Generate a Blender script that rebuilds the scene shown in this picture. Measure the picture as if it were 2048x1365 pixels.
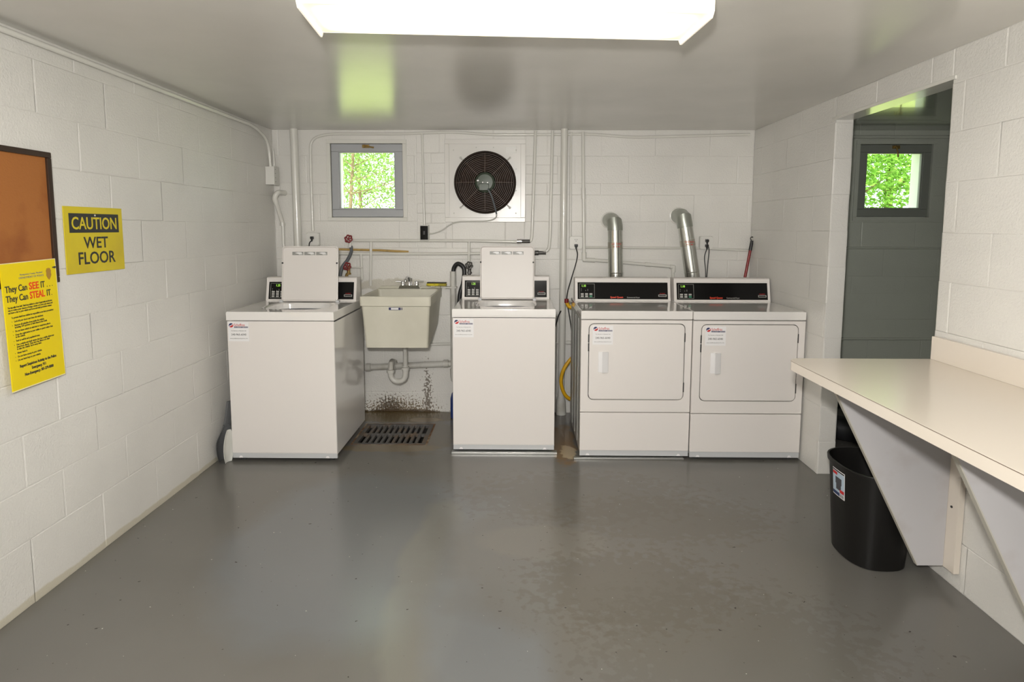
import bpy, bmesh, math, random
from mathutils import Vector, Matrix
random.seed(7)
S = bpy.context.scene
for o in list(bpy.data.objects): bpy.data.objects.remove(o, do_unlink=True)
C = S.collection
PI = math.pi
# ------------------------------------------------------------------ camera
F_PX, PITCH, YAW, ROLL, SX, SY = 1231.53, .101, -.0108, .0024, -1.8632, -102.8523
CAM = Vector((0, -4.7096, 1.4454))
_cp, _sp, _cy, _sy = math.cos(PITCH), math.sin(PITCH), math.cos(YAW), math.sin(YAW)
c_f = Vector((_sy*_cp, _cy*_cp, -_sp)); _r = Vector((_cy, -_sy, 0)); _u = _r.cross(c_f)
c_r = _r*math.cos(ROLL) + _u*math.sin(ROLL); c_u = -_r*math.sin(ROLL) + _u*math.cos(ROLL)
cam = bpy.data.objects.new('camera', bpy.data.cameras.new('camera')); C.objects.link(cam)
cam.matrix_world = Matrix(((c_r.x, c_u.x, -c_f.x, CAM.x), (c_r.y, c_u.y, -c_f.y, CAM.y), (c_r.z, c_u.z, -c_f.z, CAM.z), (0, 0, 0, 1)))
cam.data.sensor_width = 36; cam.data.lens = F_PX/2048*36
cam.data.shift_x = -SX/2048; cam.data.shift_y = SY/2048
cam.data.clip_start = .05; cam.data.clip_end = 200
S.camera = cam
# ------------------------------------------------------------------ view, sky and sun
S.view_settings.view_transform = 'Standard'; S.view_settings.look = 'None'
S.view_settings.gamma = 1; S.view_settings.use_curve_mapping = False
S.view_settings.exposure = -0.52
LAMP = 21.0          # fluorescent lens radiance
SKY = 5.6; SUN = 11.5
w = bpy.data.worlds.new('world'); S.world = w; w.use_nodes = True
bg = w.node_tree.nodes['Background']; bg.inputs[0].default_value = (.90, .96, 1, 1); bg.inputs[1].default_value = SKY
sun = bpy.data.objects.new('sun', bpy.data.lights.new('sun', 'SUN')); C.objects.link(sun)
sun.data.energy = SUN; sun.data.angle = .02; sun.data.color = (1, .96, .86)
fill = bpy.data.objects.new('bounced_flash', bpy.data.lights.new('bounced_flash', 'AREA')); C.objects.link(fill)  # broad fill panel added near the rear wall to brighten the room
fill.data.shape = 'RECTANGLE'; fill.data.size = 3.4; fill.data.size_y = 1.9; fill.data.energy = 46; fill.data.color = (1, .965, .92)
fill.location = (0, -7.2, 1.15); fill.rotation_euler = Vector((0, 1, .04)).to_track_quat('-Z', 'Y').to_euler()
flash = bpy.data.objects.new('camera_flash', bpy.data.lights.new('camera_flash', 'AREA')); C.objects.link(flash)
flash.data.shape = 'DISK'; flash.data.size = .09; flash.data.energy = 98; flash.data.color = (1, .97, .93)
flash.location = (-.08, -4.80, 1.66); flash.rotation_euler = Vector((0, 1, -.06)).to_track_quat('-Z', 'Y').to_euler()
sun.rotation_euler = Vector((.35, .75, -1.0)).to_track_quat('-Z', 'Y').to_euler()

def at(px, py, ax, v):                 # where the ray of a photo pixel meets the plane axis = v
    d = c_f + c_r*((px-1024-SX)/F_PX) - c_u*((py-682.5-SY)/F_PX)
    return CAM + d*((v-CAM[ax])/d[ax])
def B(px, py, y=0.0): return at(px, py, 1, y)

# ------------------------------------------------------------------ materials
def N(nt, t, **k):
    n = nt.nodes.new(t)
    for a, b in k.items(): setattr(n, a, b)
    return n
def mat(name, col, rough=.4, metal=0, coat=0, spec=.5, bump=None, vary=None, emit=None, trans=0):
    m = bpy.data.materials.new(name); m.use_nodes = True; nt = m.node_tree; L = nt.links
    p = nt.nodes['Principled BSDF']
    p.inputs['Base Color'].default_value = (*col, 1); p.inputs['Roughness'].default_value = rough
    p.inputs['Metallic'].default_value = metal; p.inputs['Coat Weight'].default_value = coat
    p.inputs['Coat Roughness'].default_value = .08
    p.inputs['Specular IOR Level'].default_value = spec; p.inputs['Transmission Weight'].default_value = trans
    if emit: p.inputs['Emission Color'].default_value = (*emit[0], 1); p.inputs['Emission Strength'].default_value = emit[1]
    tc = N(nt, 'ShaderNodeTexCoord')
    if bump:
        nz = N(nt, 'ShaderNodeTexNoise'); nz.inputs['Scale'].default_value = bump[0]; nz.inputs['Detail'].default_value = 3
        b = N(nt, 'ShaderNodeBump'); b.inputs['Strength'].default_value = bump[1]; b.inputs['Distance'].default_value = bump[2]
        L.new(tc.outputs['Object'], nz.inputs['Vector']); L.new(nz.outputs['Fac'], b.inputs['Height']); L.new(b.outputs[0], p.inputs['Normal'])
    if vary:                            # (scale, other colour, contrast low, high)
        nz = N(nt, 'ShaderNodeTexNoise'); nz.inputs['Scale'].default_value = vary[0]; nz.inputs['Detail'].default_value = 5
        mr = N(nt, 'ShaderNodeMapRange'); mr.inputs[1].default_value = vary[2]; mr.inputs[2].default_value = vary[3]
        mx = N(nt, 'ShaderNodeMix', data_type='RGBA'); mx.inputs[6].default_value = (*col, 1); mx.inputs[7].default_value = (*vary[1], 1)
        L.new(tc.outputs['Object'], nz.inputs['Vector']); L.new(nz.outputs['Fac'], mr.inputs[0]); L.new(mr.outputs[0], mx.inputs[0]); L.new(mx.outputs[2], p.inputs['Base Color'])
    return m

def surface(name, col, rough, patches=(), specks=None, bump=(60, .3, .002), bump2=None, spec=.5, coat=0):
    """painted surface with stains: patches = (centre xyz, radii xyz, colour, strength, noise scale, noise amount, roughness)"""
    m = bpy.data.materials.new(name); m.use_nodes = True; nt = m.node_tree; L = nt.links
    p = nt.nodes['Principled BSDF']; p.inputs['Specular IOR Level'].default_value = spec; p.inputs['Coat Weight'].default_value = coat
    geo = N(nt, 'ShaderNodeNewGeometry'); pos = geo.outputs['Position']
    def noise(scale, det=4):
        n = N(nt, 'ShaderNodeTexNoise'); n.inputs['Scale'].default_value = scale; n.inputs['Detail'].default_value = det
        L.new(pos, n.inputs['Vector']); return n
    n0 = noise(1.6); mr = N(nt, 'ShaderNodeMapRange'); mr.inputs[3].default_value = .93; mr.inputs[4].default_value = 1.05
    mr.inputs[1].default_value = .3; mr.inputs[2].default_value = .7; L.new(n0.outputs['Fac'], mr.inputs[0])
    vm = N(nt, 'ShaderNodeVectorMath', operation='SCALE'); vm.inputs[0].default_value = col; L.new(mr.outputs[0], vm.inputs['Scale'])
    cur = vm.outputs[0]; rc = None
    rv = N(nt, 'ShaderNodeMapRange'); rv.inputs[1].default_value = .3; rv.inputs[2].default_value = .7
    rv.inputs[0].default_value = 0; rv.inputs[3].default_value = rough; rc = rv.outputs[0]
    for (cen, rad, pc, st, ns, na, pr) in patches:
        n1 = noise(ns, 6)
        a = N(nt, 'ShaderNodeVectorMath', operation='SUBTRACT'); L.new(pos, a.inputs[0]); a.inputs[1].default_value = cen
        d = N(nt, 'ShaderNodeVectorMath', operation='DIVIDE'); L.new(a.outputs[0], d.inputs[0]); d.inputs[1].default_value = rad
        ln = N(nt, 'ShaderNodeVectorMath', operation='LENGTH'); L.new(d.outputs[0], ln.inputs[0])
        ms = N(nt, 'ShaderNodeMath', operation='MULTIPLY_ADD'); L.new(n1.outputs['Fac'], ms.inputs[0]); ms.inputs[1].default_value = na; L.new(ln.outputs['Value'], ms.inputs[2])
        mm = N(nt, 'ShaderNodeMapRange'); mm.inputs[1].default_value = .85+na*.5; mm.inputs[2].default_value = 1.1+na*.5
        mm.inputs[3].default_value = st; mm.inputs[4].default_value = 0; L.new(ms.outputs[0], mm.inputs[0])
        mx = N(nt, 'ShaderNodeMix', data_type='RGBA'); L.new(mm.outputs[0], mx.inputs[0]); L.new(cur, mx.inputs[6]); mx.inputs[7].default_value = (*pc, 1)
        cur = mx.outputs[2]
        if pr is not None and 0:
            fm = N(nt, 'ShaderNodeMix', data_type='FLOAT'); L.new(mm.outputs[0], fm.inputs[0]); L.new(rc, fm.inputs[2]); fm.inputs[3].default_value = pr; rc = fm.outputs[0]
    for (sc, thr, scol) in (specks or ()):
        n2 = noise(sc, 2); mm = N(nt, 'ShaderNodeMapRange'); mm.inputs[1].default_value = thr; mm.inputs[2].default_value = thr+.02; L.new(n2.outputs['Fac'], mm.inputs[0])
        mx = N(nt, 'ShaderNodeMix', data_type='RGBA'); L.new(mm.outputs[0], mx.inputs[0]); L.new(cur, mx.inputs[6]); mx.inputs[7].default_value = (*scol, 1); cur = mx.outputs[2]
    L.new(cur, p.inputs['Base Color']); L.new(rc, p.inputs['Roughness'])
    nb = noise(bump[0], 3); b = N(nt, 'ShaderNodeBump'); b.inputs['Strength'].default_value = bump[1]; b.inputs['Distance'].default_value = bump[2]
    L.new(nb.outputs['Fac'], b.inputs['Height']); out = b.outputs[0]
    if bump2:
        nb2 = noise(bump2[0], 2); b2 = N(nt, 'ShaderNodeBump'); b2.inputs['Strength'].default_value = bump2[1]; b2.inputs['Distance'].default_value = bump2[2]
        L.new(nb2.outputs['Fac'], b2.inputs['Height']); L.new(out, b2.inputs['Normal']); out = b2.outputs[0]
    L.new(out, p.inputs['Normal'])
    return m

WALLC = (.74, .725, .685)
BR = (.10, .055, .015)
M = {}
M['wall'] = surface('white block paint', WALLC, .29, bump=(110, .5, .004), bump2=(380, .5, .002),
    patches=[((-1.855, -2, 0), (.05, 2.2, .035), (.50, .45, .30), .6, 9, .9, None)])
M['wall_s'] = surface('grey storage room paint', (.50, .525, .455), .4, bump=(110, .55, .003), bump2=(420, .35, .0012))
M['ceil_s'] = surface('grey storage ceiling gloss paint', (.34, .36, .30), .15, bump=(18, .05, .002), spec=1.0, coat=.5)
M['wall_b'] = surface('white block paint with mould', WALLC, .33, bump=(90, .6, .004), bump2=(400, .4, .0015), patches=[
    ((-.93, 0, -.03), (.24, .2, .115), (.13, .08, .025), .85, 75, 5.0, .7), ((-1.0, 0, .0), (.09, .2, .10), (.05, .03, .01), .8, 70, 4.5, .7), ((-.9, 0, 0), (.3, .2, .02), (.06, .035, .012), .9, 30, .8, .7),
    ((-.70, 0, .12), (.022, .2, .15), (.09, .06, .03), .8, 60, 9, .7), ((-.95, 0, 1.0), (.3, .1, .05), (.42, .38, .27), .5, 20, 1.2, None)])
M['ceil'] = surface('ceiling gloss paint', (.66, .645, .60), .23, bump=(18, .05, .002), bump2=(3, .03, .01), spec=1.0)
M['floor'] = surface('grey floor paint', (.152, .145, .132), .21, spec=.55, bump=(9, .06, .004), bump2=(120, .12, .0008), patches=[
    ((-.75, -2.0, 0), (.62, .75, 1), (.165, .175, .180), .7, 1.8, .7, None),
    ((-.36, -2.3, 0), (.15, .75, 1), (.20, .195, .165), .55, 3.5, .9, None),
    ((-.10, -2.35, 0), (.26, .80, 1), (.175, .186, .19), .7, 2.5, .6, None),
    ((.45, -2.15, 0), (.85, .65, 1), (.152, .140, .12), .6, 2.5, .8, None),
    ((.12, -2.0, 0), (.30, .16, 1), (.20, .185, .155), .4, 5, .8, None),
    ((.75, -1.75, 0), (.5, .25, 1), (.115, .10, .075), 0.33, 22, 2.6, None), ((.45, -2.35, 0), (.40, .28, 1), (.11, .095, .07), 0.38, 24, 2.8, None),
    ((.75, -2.75, 0), (.5, .4, 1), (.11, .10, .08), 0.33, 26, 3.0, None), ((.35, -1.5, 0), (.6, .3, 1), (.115, .10, .08), 0.30, 20, 2.6, None),
    ((-.9, -.12, 0), (.5, .15, 1), (.115, .075, .018), .95, 9, .5, None), ((-.65, -.55, 0), (.28, .35, 1), (.13, .105, .07), .6, 8, .8, None),
    ((-.85, -.80, 0), (.34, .07, 1), (.19, .145, .085), .7, 14, .8, None), ((-.70, -.20, 0), (.13, .05, 1), (.24, .18, .11), .7, 14, .8, None),
    ((.30, -.62, 0), (.09, .45, 1), (.20, .12, .055), .8, 12, .9, None), ((.33, -.85, 0), (.05, .12, 1), (.50, .40, .26), .8, 22, 1.2, None),
    ((.29, -.15, 0), (.10, .20, 1), (.20, .19, .18), .8, 12, .8, None)],
    specks=[(40, .735, (.05, .045, .04)), (62, .765, (.55, .53, .48))])
M['enamel'] = mat('appliance white enamel', (.74, .705, .675), .36, spec=.35)
M['enamel_t'] = mat('appliance glossy white top', (.76, .74, .715), .07, coat=.6)
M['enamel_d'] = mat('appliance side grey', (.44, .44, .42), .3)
M['kick'] = mat('light grey kick metal', (.52, .53, .54), .35)
M['gap'] = mat('dark seam', (.03, .03, .03), .6)
M['black'] = mat('black glossy panel', (.008, .0075, .0075), .14, spec=.12)
M['tub'] = mat('washer tub dark', (.05, .06, .08), .3, metal=.5)
M['line'] = mat('panel grey line', (.30, .30, .28), .4)
M['button'] = mat('grey panel button', (.45, .44, .42), .4)
M['green'] = mat('green panel button', (.03, .22, .12), .4)
M['led'] = mat('green digit display', (.3, .8, .1), .4, emit=((.55, 1.0, .10), 1.3))
M['red'] = mat('red lettering', (.55, .02, .02), .4)
M['orange'] = mat('orange red lettering', (.75, .06, .02), .4)
M['navy'] = mat('navy lettering', (.02, .02, .10), .4)
M['ink'] = mat('dark lettering', (.03, .03, .03), .5)
M['ink2'] = mat('grey lettering', (.22, .21, .20), .5)
M['sticker'] = mat('white sticker', (.80, .79, .79), .3)
M['sink'] = mat('almond plastic sink', (.62, .60, .505), .4, bump=(7, .05, .004), vary=(4, (.54, .52, .43), .4, .75))
M['chrome'] = mat('chrome', (.75, .75, .76), .08, metal=1)
M['galv'] = mat('galvanised duct metal', (.58, .59, .56), .2, metal=1, bump=(14, .15, .003))
M['elbow'] = mat('dull galvanised elbow', (.40, .42, .38), .32, metal=.8)
M['tape'] = mat('clear tape band', (.50, .48, .42), .2, metal=.8)
M['pipe'] = mat('white painted pipe', (.70, .69, .64), .22, coat=.3, bump=(60, .15, .001))
M['pvc'] = mat('grey white drain pipe', (.58, .57, .53), .35, vary=(9, (.42, .40, .35), .45, .75))
M['valvered'] = mat('red valve wheel', (.20, .012, .015), .35)
M['brass'] = mat('tarnished brass', (.36, .24, .08), .4, metal=.8)
M['valvegrey'] = mat('dark valve metal', (.10, .095, .09), .4, metal=.7)
M['hose'] = mat('grey rubber hose', (.10, .11, .12), .5)
M['rubber'] = mat('black rubber', (.012, .012, .013), .4)
M['plastic_w'] = mat('white plastic plate', (.72, .71, .67), .3)
M['boxgrey'] = mat('painted steel box', (.55, .54, .50), .4)
M['grate'] = mat('cast iron grate', (.095, .09, .085), .55, bump=(80, .4, .002), vary=(12, (.15, .10, .06), .5, .7))
M['pit'] = mat('drain pit dark', (.02, .018, .015), .8)
M['rust'] = mat('rusty rim', (.16, .08, .035), .8, bump=(60, .6, .004), vary=(20, (.30, .24, .16), .45, .6))
M['dustpan'] = mat('grey plastic dustpan', (.13, .135, .14), .35)
M['dustpan_l'] = mat('pale dustpan', (.66, .66, .62), .35)
M['cork'] = mat('cork', (.37, .135, .03), .75, bump=(160, .4, .002), vary=(5, (.24, .07, .014), .55, .78))
M['walnut'] = mat('dark brown frame', (.035, .018, .010), .45)
M['yellow'] = mat('yellow sign', (.68, .55, .02), .4, vary=(5, (.60, .47, .02), .45, .7))
M['poster'] = mat('yellow poster', (.82, .64, .0), .35)
M['posteredge'] = mat('pale poster edge', (.85, .78, .45), .4)
M['badge'] = mat('brown badge', (.40, .22, .03), .5)
M['signred'] = mat('red poster letters', (.75, .06, .01), .5)
M['laminate'] = mat('cream laminate', (.72, .655, .57), .24, coat=.15, bump=(5, .02, .003))
M['lamedge'] = mat('brown laminate edge line', (.14, .10, .07), .5)
M['bracket'] = mat('grey painted plywood', (.52, .51, .52), .4, vary=(6, (.48, .46, .46), .55, .7))
M['plyedge'] = mat('plywood edge', (.50, .48, .42), .5)
M['can'] = mat('black plastic bin', (.008, .0075, .007), .42, spec=.3, bump=(40, .1, .001))
M['steel'] = mat('bare steel strip', (.55, .55, .53), .3, metal=.9)
M['housing'] = mat('white lamp housing', (.80, .79, .76), .3)
M['lens'] = mat('glowing lens', (.9, .88, .8), .4, emit=((1.0, .955, .87), LAMP))
def lens_glow(m):
    nt = m.node_tree; L = nt.links; p = nt.nodes['Principled BSDF']; tc = N(nt, 'ShaderNodeTexCoord'); sp = N(nt, 'ShaderNodeSeparateXYZ'); L.new(tc.outputs['Object'], sp.inputs[0]); ms = []
    for ax, half, wd in (('X', .61, .20), ('Y', .139, .08)):       # the tubes stop short of the lens edges
        a = N(nt, 'ShaderNodeMath', operation='ABSOLUTE'); L.new(sp.outputs[ax], a.inputs[0])
        q = N(nt, 'ShaderNodeMapRange', interpolation_type='SMOOTHSTEP'); q.inputs[1].default_value = half; q.inputs[2].default_value = half-wd; L.new(a.outputs[0], q.inputs[0]); ms.append(q.outputs[0])
    mu = N(nt, 'ShaderNodeMath', operation='MULTIPLY'); L.new(ms[0], mu.inputs[0]); L.new(ms[1], mu.inputs[1])
    st = N(nt, 'ShaderNodeMapRange'); st.inputs[3].default_value = .95; st.inputs[4].default_value = LAMP*1.25; L.new(mu.outputs[0], st.inputs[0]); L.new(st.outputs[0], p.inputs['Emission Strength'])
    mx = N(nt, 'ShaderNodeMix', data_type='RGBA'); q = N(nt, 'ShaderNodeMapRange'); q.inputs[2].default_value = .12; L.new(mu.outputs[0], q.inputs[0]); L.new(q.outputs[0], mx.inputs[0]); mx.inputs[6].default_value = (1, .80, .42, 1); mx.inputs[7].default_value = (1, .955, .87, 1); L.new(mx.outputs[2], p.inputs['Emission Color'])
lens_glow(M['lens'])
M['lens_s'] = mat('glowing lens side', (.9, .85, .7), .4, emit=((1.0, .90, .70), 1.5))
M['endplate'] = mat('translucent end plate', (.9, .85, .72), .4, emit=((1.0, .93, .80), .75))
M['sash'] = mat('grey window sash', (.40, .41, .425), .35)
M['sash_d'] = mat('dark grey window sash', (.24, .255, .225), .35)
M['frame_o'] = mat('outer window frame', (.75, .77, .72), .4)
M['fanbrown'] = mat('dark brown fan metal', (.018, .010, .006), .4, spec=.25)
M['fanblade'] = mat('near black fan blade', (.022, .011, .007), .6, spec=.1)
M['fanwire'] = mat('brown guard wire', (.085, .05, .034), .4, spec=.5)
M['fanpanel'] = mat('white fan panel', (.72, .70, .66), .26, bump=(14, .35, .004))
M['motor'] = mat('green grey motor', (.065, .085, .06), .4)
M['cable'] = mat('painted cable', (.60, .59, .55), .35)
M['broom'] = mat('dark red handle', (.22, .01, .012), .25)
M['dowel'] = mat('mustard strip', (.46, .30, .09), .5, vary=(30, (.35, .24, .08), .5, .7))
M['gashose'] = mat('yellow gas hose', (.72, .40, .01), .35)
M['sponge'] = mat('yellow sponge', (.62, .52, .03), .8, bump=(90, .8, .004), vary=(25, (.35, .30, .04), .5, .6))
M['spongeback'] = mat('dark scrub backing', (.05, .045, .03), .8)
M['blue'] = mat('blue plastic', (.01, .04, .22), .35)
M['tyre'] = mat('dark rubber tyre', (.02, .021, .023), .5)
M['bark'] = mat('bark', (.22, .15, .09), .9, bump=(20, .8, .02))
M['grass'] = mat('lawn', (.33, .42, .10), .9, vary=(3, (.52, .55, .22), .4, .7), bump=(30, .8, .03))
def leafmat(name, c):
    m = bpy.data.materials.new(name); m.use_nodes = True; nt = m.node_tree; L = nt.links
    out = nt.nodes['Material Output']; nt.nodes.remove(nt.nodes['Principled BSDF'])
    d = N(nt, 'ShaderNodeBsdfDiffuse'); t = N(nt, 'ShaderNodeBsdfTranslucent'); mx = N(nt, 'ShaderNodeMixShader')
    g = N(nt, 'ShaderNodeNewGeometry'); mr = N(nt, 'ShaderNodeMapRange'); mr.inputs[3].default_value = .6; mr.inputs[4].default_value = 1.5
    L.new(g.outputs['Random Per Island'], mr.inputs[0])
    v = N(nt, 'ShaderNodeVectorMath', operation='SCALE'); v.inputs[0].default_value = c; L.new(mr.outputs[0], v.inputs['Scale'])
    L.new(v.outputs[0], d.inputs[0]); L.new(v.outputs[0], t.inputs[0]); L.new(d.outputs[0], mx.inputs[1]); L.new(t.outputs[0], mx.inputs[2]); mx.inputs[0].default_value = .5
    L.new(mx.outputs[0], out.inputs[0]); return m
M['leaf_p'] = leafmat('pale leaves', (.27, .43, .12)); M['leaf_g'] = leafmat('green leaves', (.25, .46, .09))
g = bpy.data.materials.new('window glass'); g.use_nodes = True; nt = g.node_tree; nt.nodes.remove(nt.nodes['Principled BSDF'])
tr = N(nt, 'ShaderNodeBsdfTransparent'); gl = N(nt, 'ShaderNodeBsdfGlossy'); gl.inputs['Roughness'].default_value = .02; fr = N(nt, 'ShaderNodeFresnel'); fr.inputs[0].default_value = 1.45
mx = N(nt, 'ShaderNodeMixShader'); nt.links.new(fr.outputs[0], mx.inputs[0]); nt.links.new(tr.outputs[0], mx.inputs[1]); nt.links.new(gl.outputs[0], mx.inputs[2]); nt.links.new(mx.outputs[0], nt.nodes['Material Output'].inputs[0])
tr.inputs[0].default_value = (.96, .98, .96, 1); M['glass'] = g

# ------------------------------------------------------------------ mesh builder
def frame(o, x, z):
    """matrix with local x -> x, local y -> z (up), local z -> normal"""
    x = Vector(x).normalized(); y = Vector(z).normalized(); n = x.cross(y)
    return Matrix(((x.x, y.x, n.x, o[0]), (x.y, y.y, n.y, o[1]), (x.z, y.z, n.z, o[2]), (0, 0, 0, 1)))
class MB:
    def __init__(s): s.v = []; s.f = []; s.mi = []; s.cur = 0; s.X = None
    def add(s, vs, fs):
        n = len(s.v)
        for p in vs:
            p = Vector(p); s.v.append(s.X @ p if s.X else p)
        for q in fs: s.f.append([n+i for i in q]); s.mi.append(s.cur)
        return s
    def box(s, x0, x1, y0, y1, z0, z1, bev=0, seg=2):
        if x0 > x1: x0, x1 = x1, x0
        if y0 > y1: y0, y1 = y1, y0
        if z0 > z1: z0, z1 = z1, z0
        bm = bmesh.new(); bmesh.ops.create_cube(bm, size=1)
        for v in bm.verts: v.co = Vector(((x0+x1)/2+v.co.x*(x1-x0), (y0+y1)/2+v.co.y*(y1-y0), (z0+z1)/2+v.co.z*(z1-z0)))
        if bev: bmesh.ops.bevel(bm, geom=bm.edges[:], offset=bev, segments=seg, affect='EDGES', profile=.5)
        bm.verts.index_update(); s.add([v.co.copy() for v in bm.verts], [[v.index for v in f.verts] for f in bm.faces]); bm.free(); return s
    def prism(s, poly, a, b, fn):
        """poly of 2-D points; fn(u, v, t) -> xyz, t from a to b"""
        n = len(poly); vs = [fn(u, v, a) for u, v in poly] + [fn(u, v, b) for u, v in poly]
        fs = [list(range(n)), list(range(2*n-1, n-1, -1))] + [[i, n+i, n+(i+1) % n, (i+1) % n] for i in range(n)]
        return s.add(vs, fs)
    def loft(s, loops, cap0=True, cap1=True, closed=True):
        n = len(loops[0]); vs = [p for l in loops for p in l]; fs = []
        for k in range(len(loops)-1):
            for i in range(n if closed else n-1):
                j = (i+1) % n; fs.append([k*n+i, k*n+j, (k+1)*n+j, (k+1)*n+i])
        if cap0: fs.append(list(range(n-1, -1, -1)))
        if cap1: fs.append([(len(loops)-1)*n+i for i in range(n)])
        return s.add(vs, fs)
    def tube(s, path, r, n=12, cap=True, loop=False):
        path = [Vector(p) for p in path]; m = len(path); rs = r if isinstance(r, (list, tuple)) else [r]*m
        T = []
        for i in range(m):
            if loop: t = path[(i+1) % m]-path[i-1]
            else: t = path[min(i+1, m-1)]-path[max(i-1, 0)]
            T.append(t.normalized())
        a = Vector((0, 0, 1)) if abs(T[0].z) < .9 else Vector((1, 0, 0)); nn = (a-T[0]*a.dot(T[0])).normalized(); loops = []
        for i in range(m):
            nn = (nn-T[i]*nn.dot(T[i])).normalized(); bb = T[i].cross(nn)
            loops.append([path[i]+(nn*math.cos(2*PI*k/n)+bb*math.sin(2*PI*k/n))*rs[i] for k in range(n)])
        if loop: loops.append(loops[0])
        return s.loft(loops, cap and not loop, cap and not loop)
    def lathe(s, prof, o, ax, n=32, cap=True):
        """prof (radius, height) along ax"""
        o = Vector(o); ax = Vector(ax).normalized(); a = Vector((0, 0, 1)) if abs(ax.z) < .9 else Vector((1, 0, 0))
        u = (a-ax*a.dot(ax)).normalized(); v = ax.cross(u)
        return s.loft([[o+ax*h+(u*math.cos(2*PI*k/n)+v*math.sin(2*PI*k/n))*max(r, 1e-5) for k in range(n)] for r, h in prof], cap, cap)
    def quad(s, *p): return s.add(p, [list(range(len(p)))])
    def build(s, name, mats, parent=None, base=None, ang=35, kind=None):
        if not isinstance(mats, (list, tuple)): mats = [mats]
        if base is None:
            if parent is None:
                lo = [min(p[i] for p in s.v) for i in range(3)]; hi = [max(p[i] for p in s.v) for i in range(3)]
                base = Vector(((lo[0]+hi[0])/2, (lo[1]+hi[1])/2, lo[2]))
            else:
                q = parent
                while q.parent: q = q.parent
                base = q.location.copy()
        base = Vector(base); me = bpy.data.meshes.new(name)
        me.from_pydata([p-base for p in s.v], [], s.f)
        for m in mats: me.materials.append(M[m])
        me.polygons.foreach_set('material_index', s.mi)
        bm = bmesh.new(); bm.from_mesh(me); bmesh.ops.recalc_face_normals(bm, faces=bm.faces); bm.to_mesh(me); bm.free()
        me.polygons.foreach_set('use_smooth', [True]*len(me.polygons)); me.set_sharp_from_angle(angle=math.radians(ang)); me.update()
        o = bpy.data.objects.new(name, me); C.objects.link(o)
        if len(me.polygons) < 4000: wn = o.modifiers.new('normals', 'WEIGHTED_NORMAL'); wn.keep_sharp = True; wn.weight = 100
        if parent: o.parent = parent
        else: o.location = base
        if kind: o['kind'] = kind
        return o
def tag(o, label, cat, group=None):
    o['label'] = label; o['category'] = cat
    if group: o['group'] = group
    return o
def thing(name, label, cat, loc, group=None):
    o = bpy.data.objects.new(name, None); C.objects.link(o); o.location = Vector(loc); o.empty_display_size = .1
    return tag(o, label, cat, group)
def fillet(pts, r, n=6):
    pts = [Vector(p) for p in pts]; out = [pts[0]]
    for i in range(1, len(pts)-1):
        a, b, c = pts[i-1], pts[i], pts[i+1]; d1 = (a-b); d2 = (c-b); q = min(r, d1.length*.49, d2.length*.49)
        p1 = b+d1.normalized()*q; p2 = b+d2.normalized()*q
        for k in range(n+1):
            t = k/n; out.append(p1*(1-t)**2+b*2*t*(1-t)+p2*t*t)
    out.append(pts[-1]); return out
def smooth_path(pts, n=8):
    pts = [Vector(p) for p in pts]; P = [pts[0]*2-pts[1]]+pts+[pts[-1]*2-pts[-2]]; out = []
    for i in range(1, len(P)-2):
        for k in range(n):
            t = k/n; a, b, c, d = P[i-1:i+3]
            out.append(.5*((2*b)+(c-a)*t+(2*a-5*b+4*c-d)*t*t+(3*b-a-3*c+d)*t**3))
    out.append(pts[-1]); return out
def rrect(x0, x1, z0, z1, r, n=6):
    out = []
    for cx, cz, a0 in ((x1-r, z1-r, 0), (x0+r, z1-r, PI/2), (x0+r, z0+r, PI), (x1-r, z0+r, 1.5*PI)):
        for k in range(n+1):
            a = a0+PI/2*k/n; out.append((cx+r*math.cos(a), cz+r*math.sin(a)))
    return out
def text(name, s, X, size, mt, parent, sx=1.0, align='CENTER', ext=.0004, base=None, bold=.0, fit=None):
    cu = bpy.data.curves.new(name, 'FONT'); cu.body = s; cu.size = size; cu.align_x = align; cu.extrude = ext; cu.offset = bold*size; cu.resolution_u = 3
    ob = bpy.data.objects.new(name, cu); C.objects.link(ob); bpy.context.view_layer.update()
    me = bpy.data.meshes.new_from_object(ob.evaluated_get(bpy.context.evaluated_depsgraph_get()))
    bpy.data.objects.remove(ob, do_unlink=True)
    if fit:
        xs_ = [v.co.x for v in me.vertices]; sx = fit/(max(xs_)-min(xs_))
    q = parent
    while q.parent: q = q.parent
    me.transform(Matrix.Translation(-q.location) @ X @ Matrix.Diagonal((sx, 1, 1, 1))); me.materials.clear(); me.materials.append(M[mt])
    o = bpy.data.objects.new(name, me); C.objects.link(o); o.parent = parent
    return o
def copy_tree(o, parent=None):
    c = o.copy(); C.objects.link(c); c.parent = parent
    for ch in list(o.children): copy_tree(ch, c)
    return c

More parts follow.
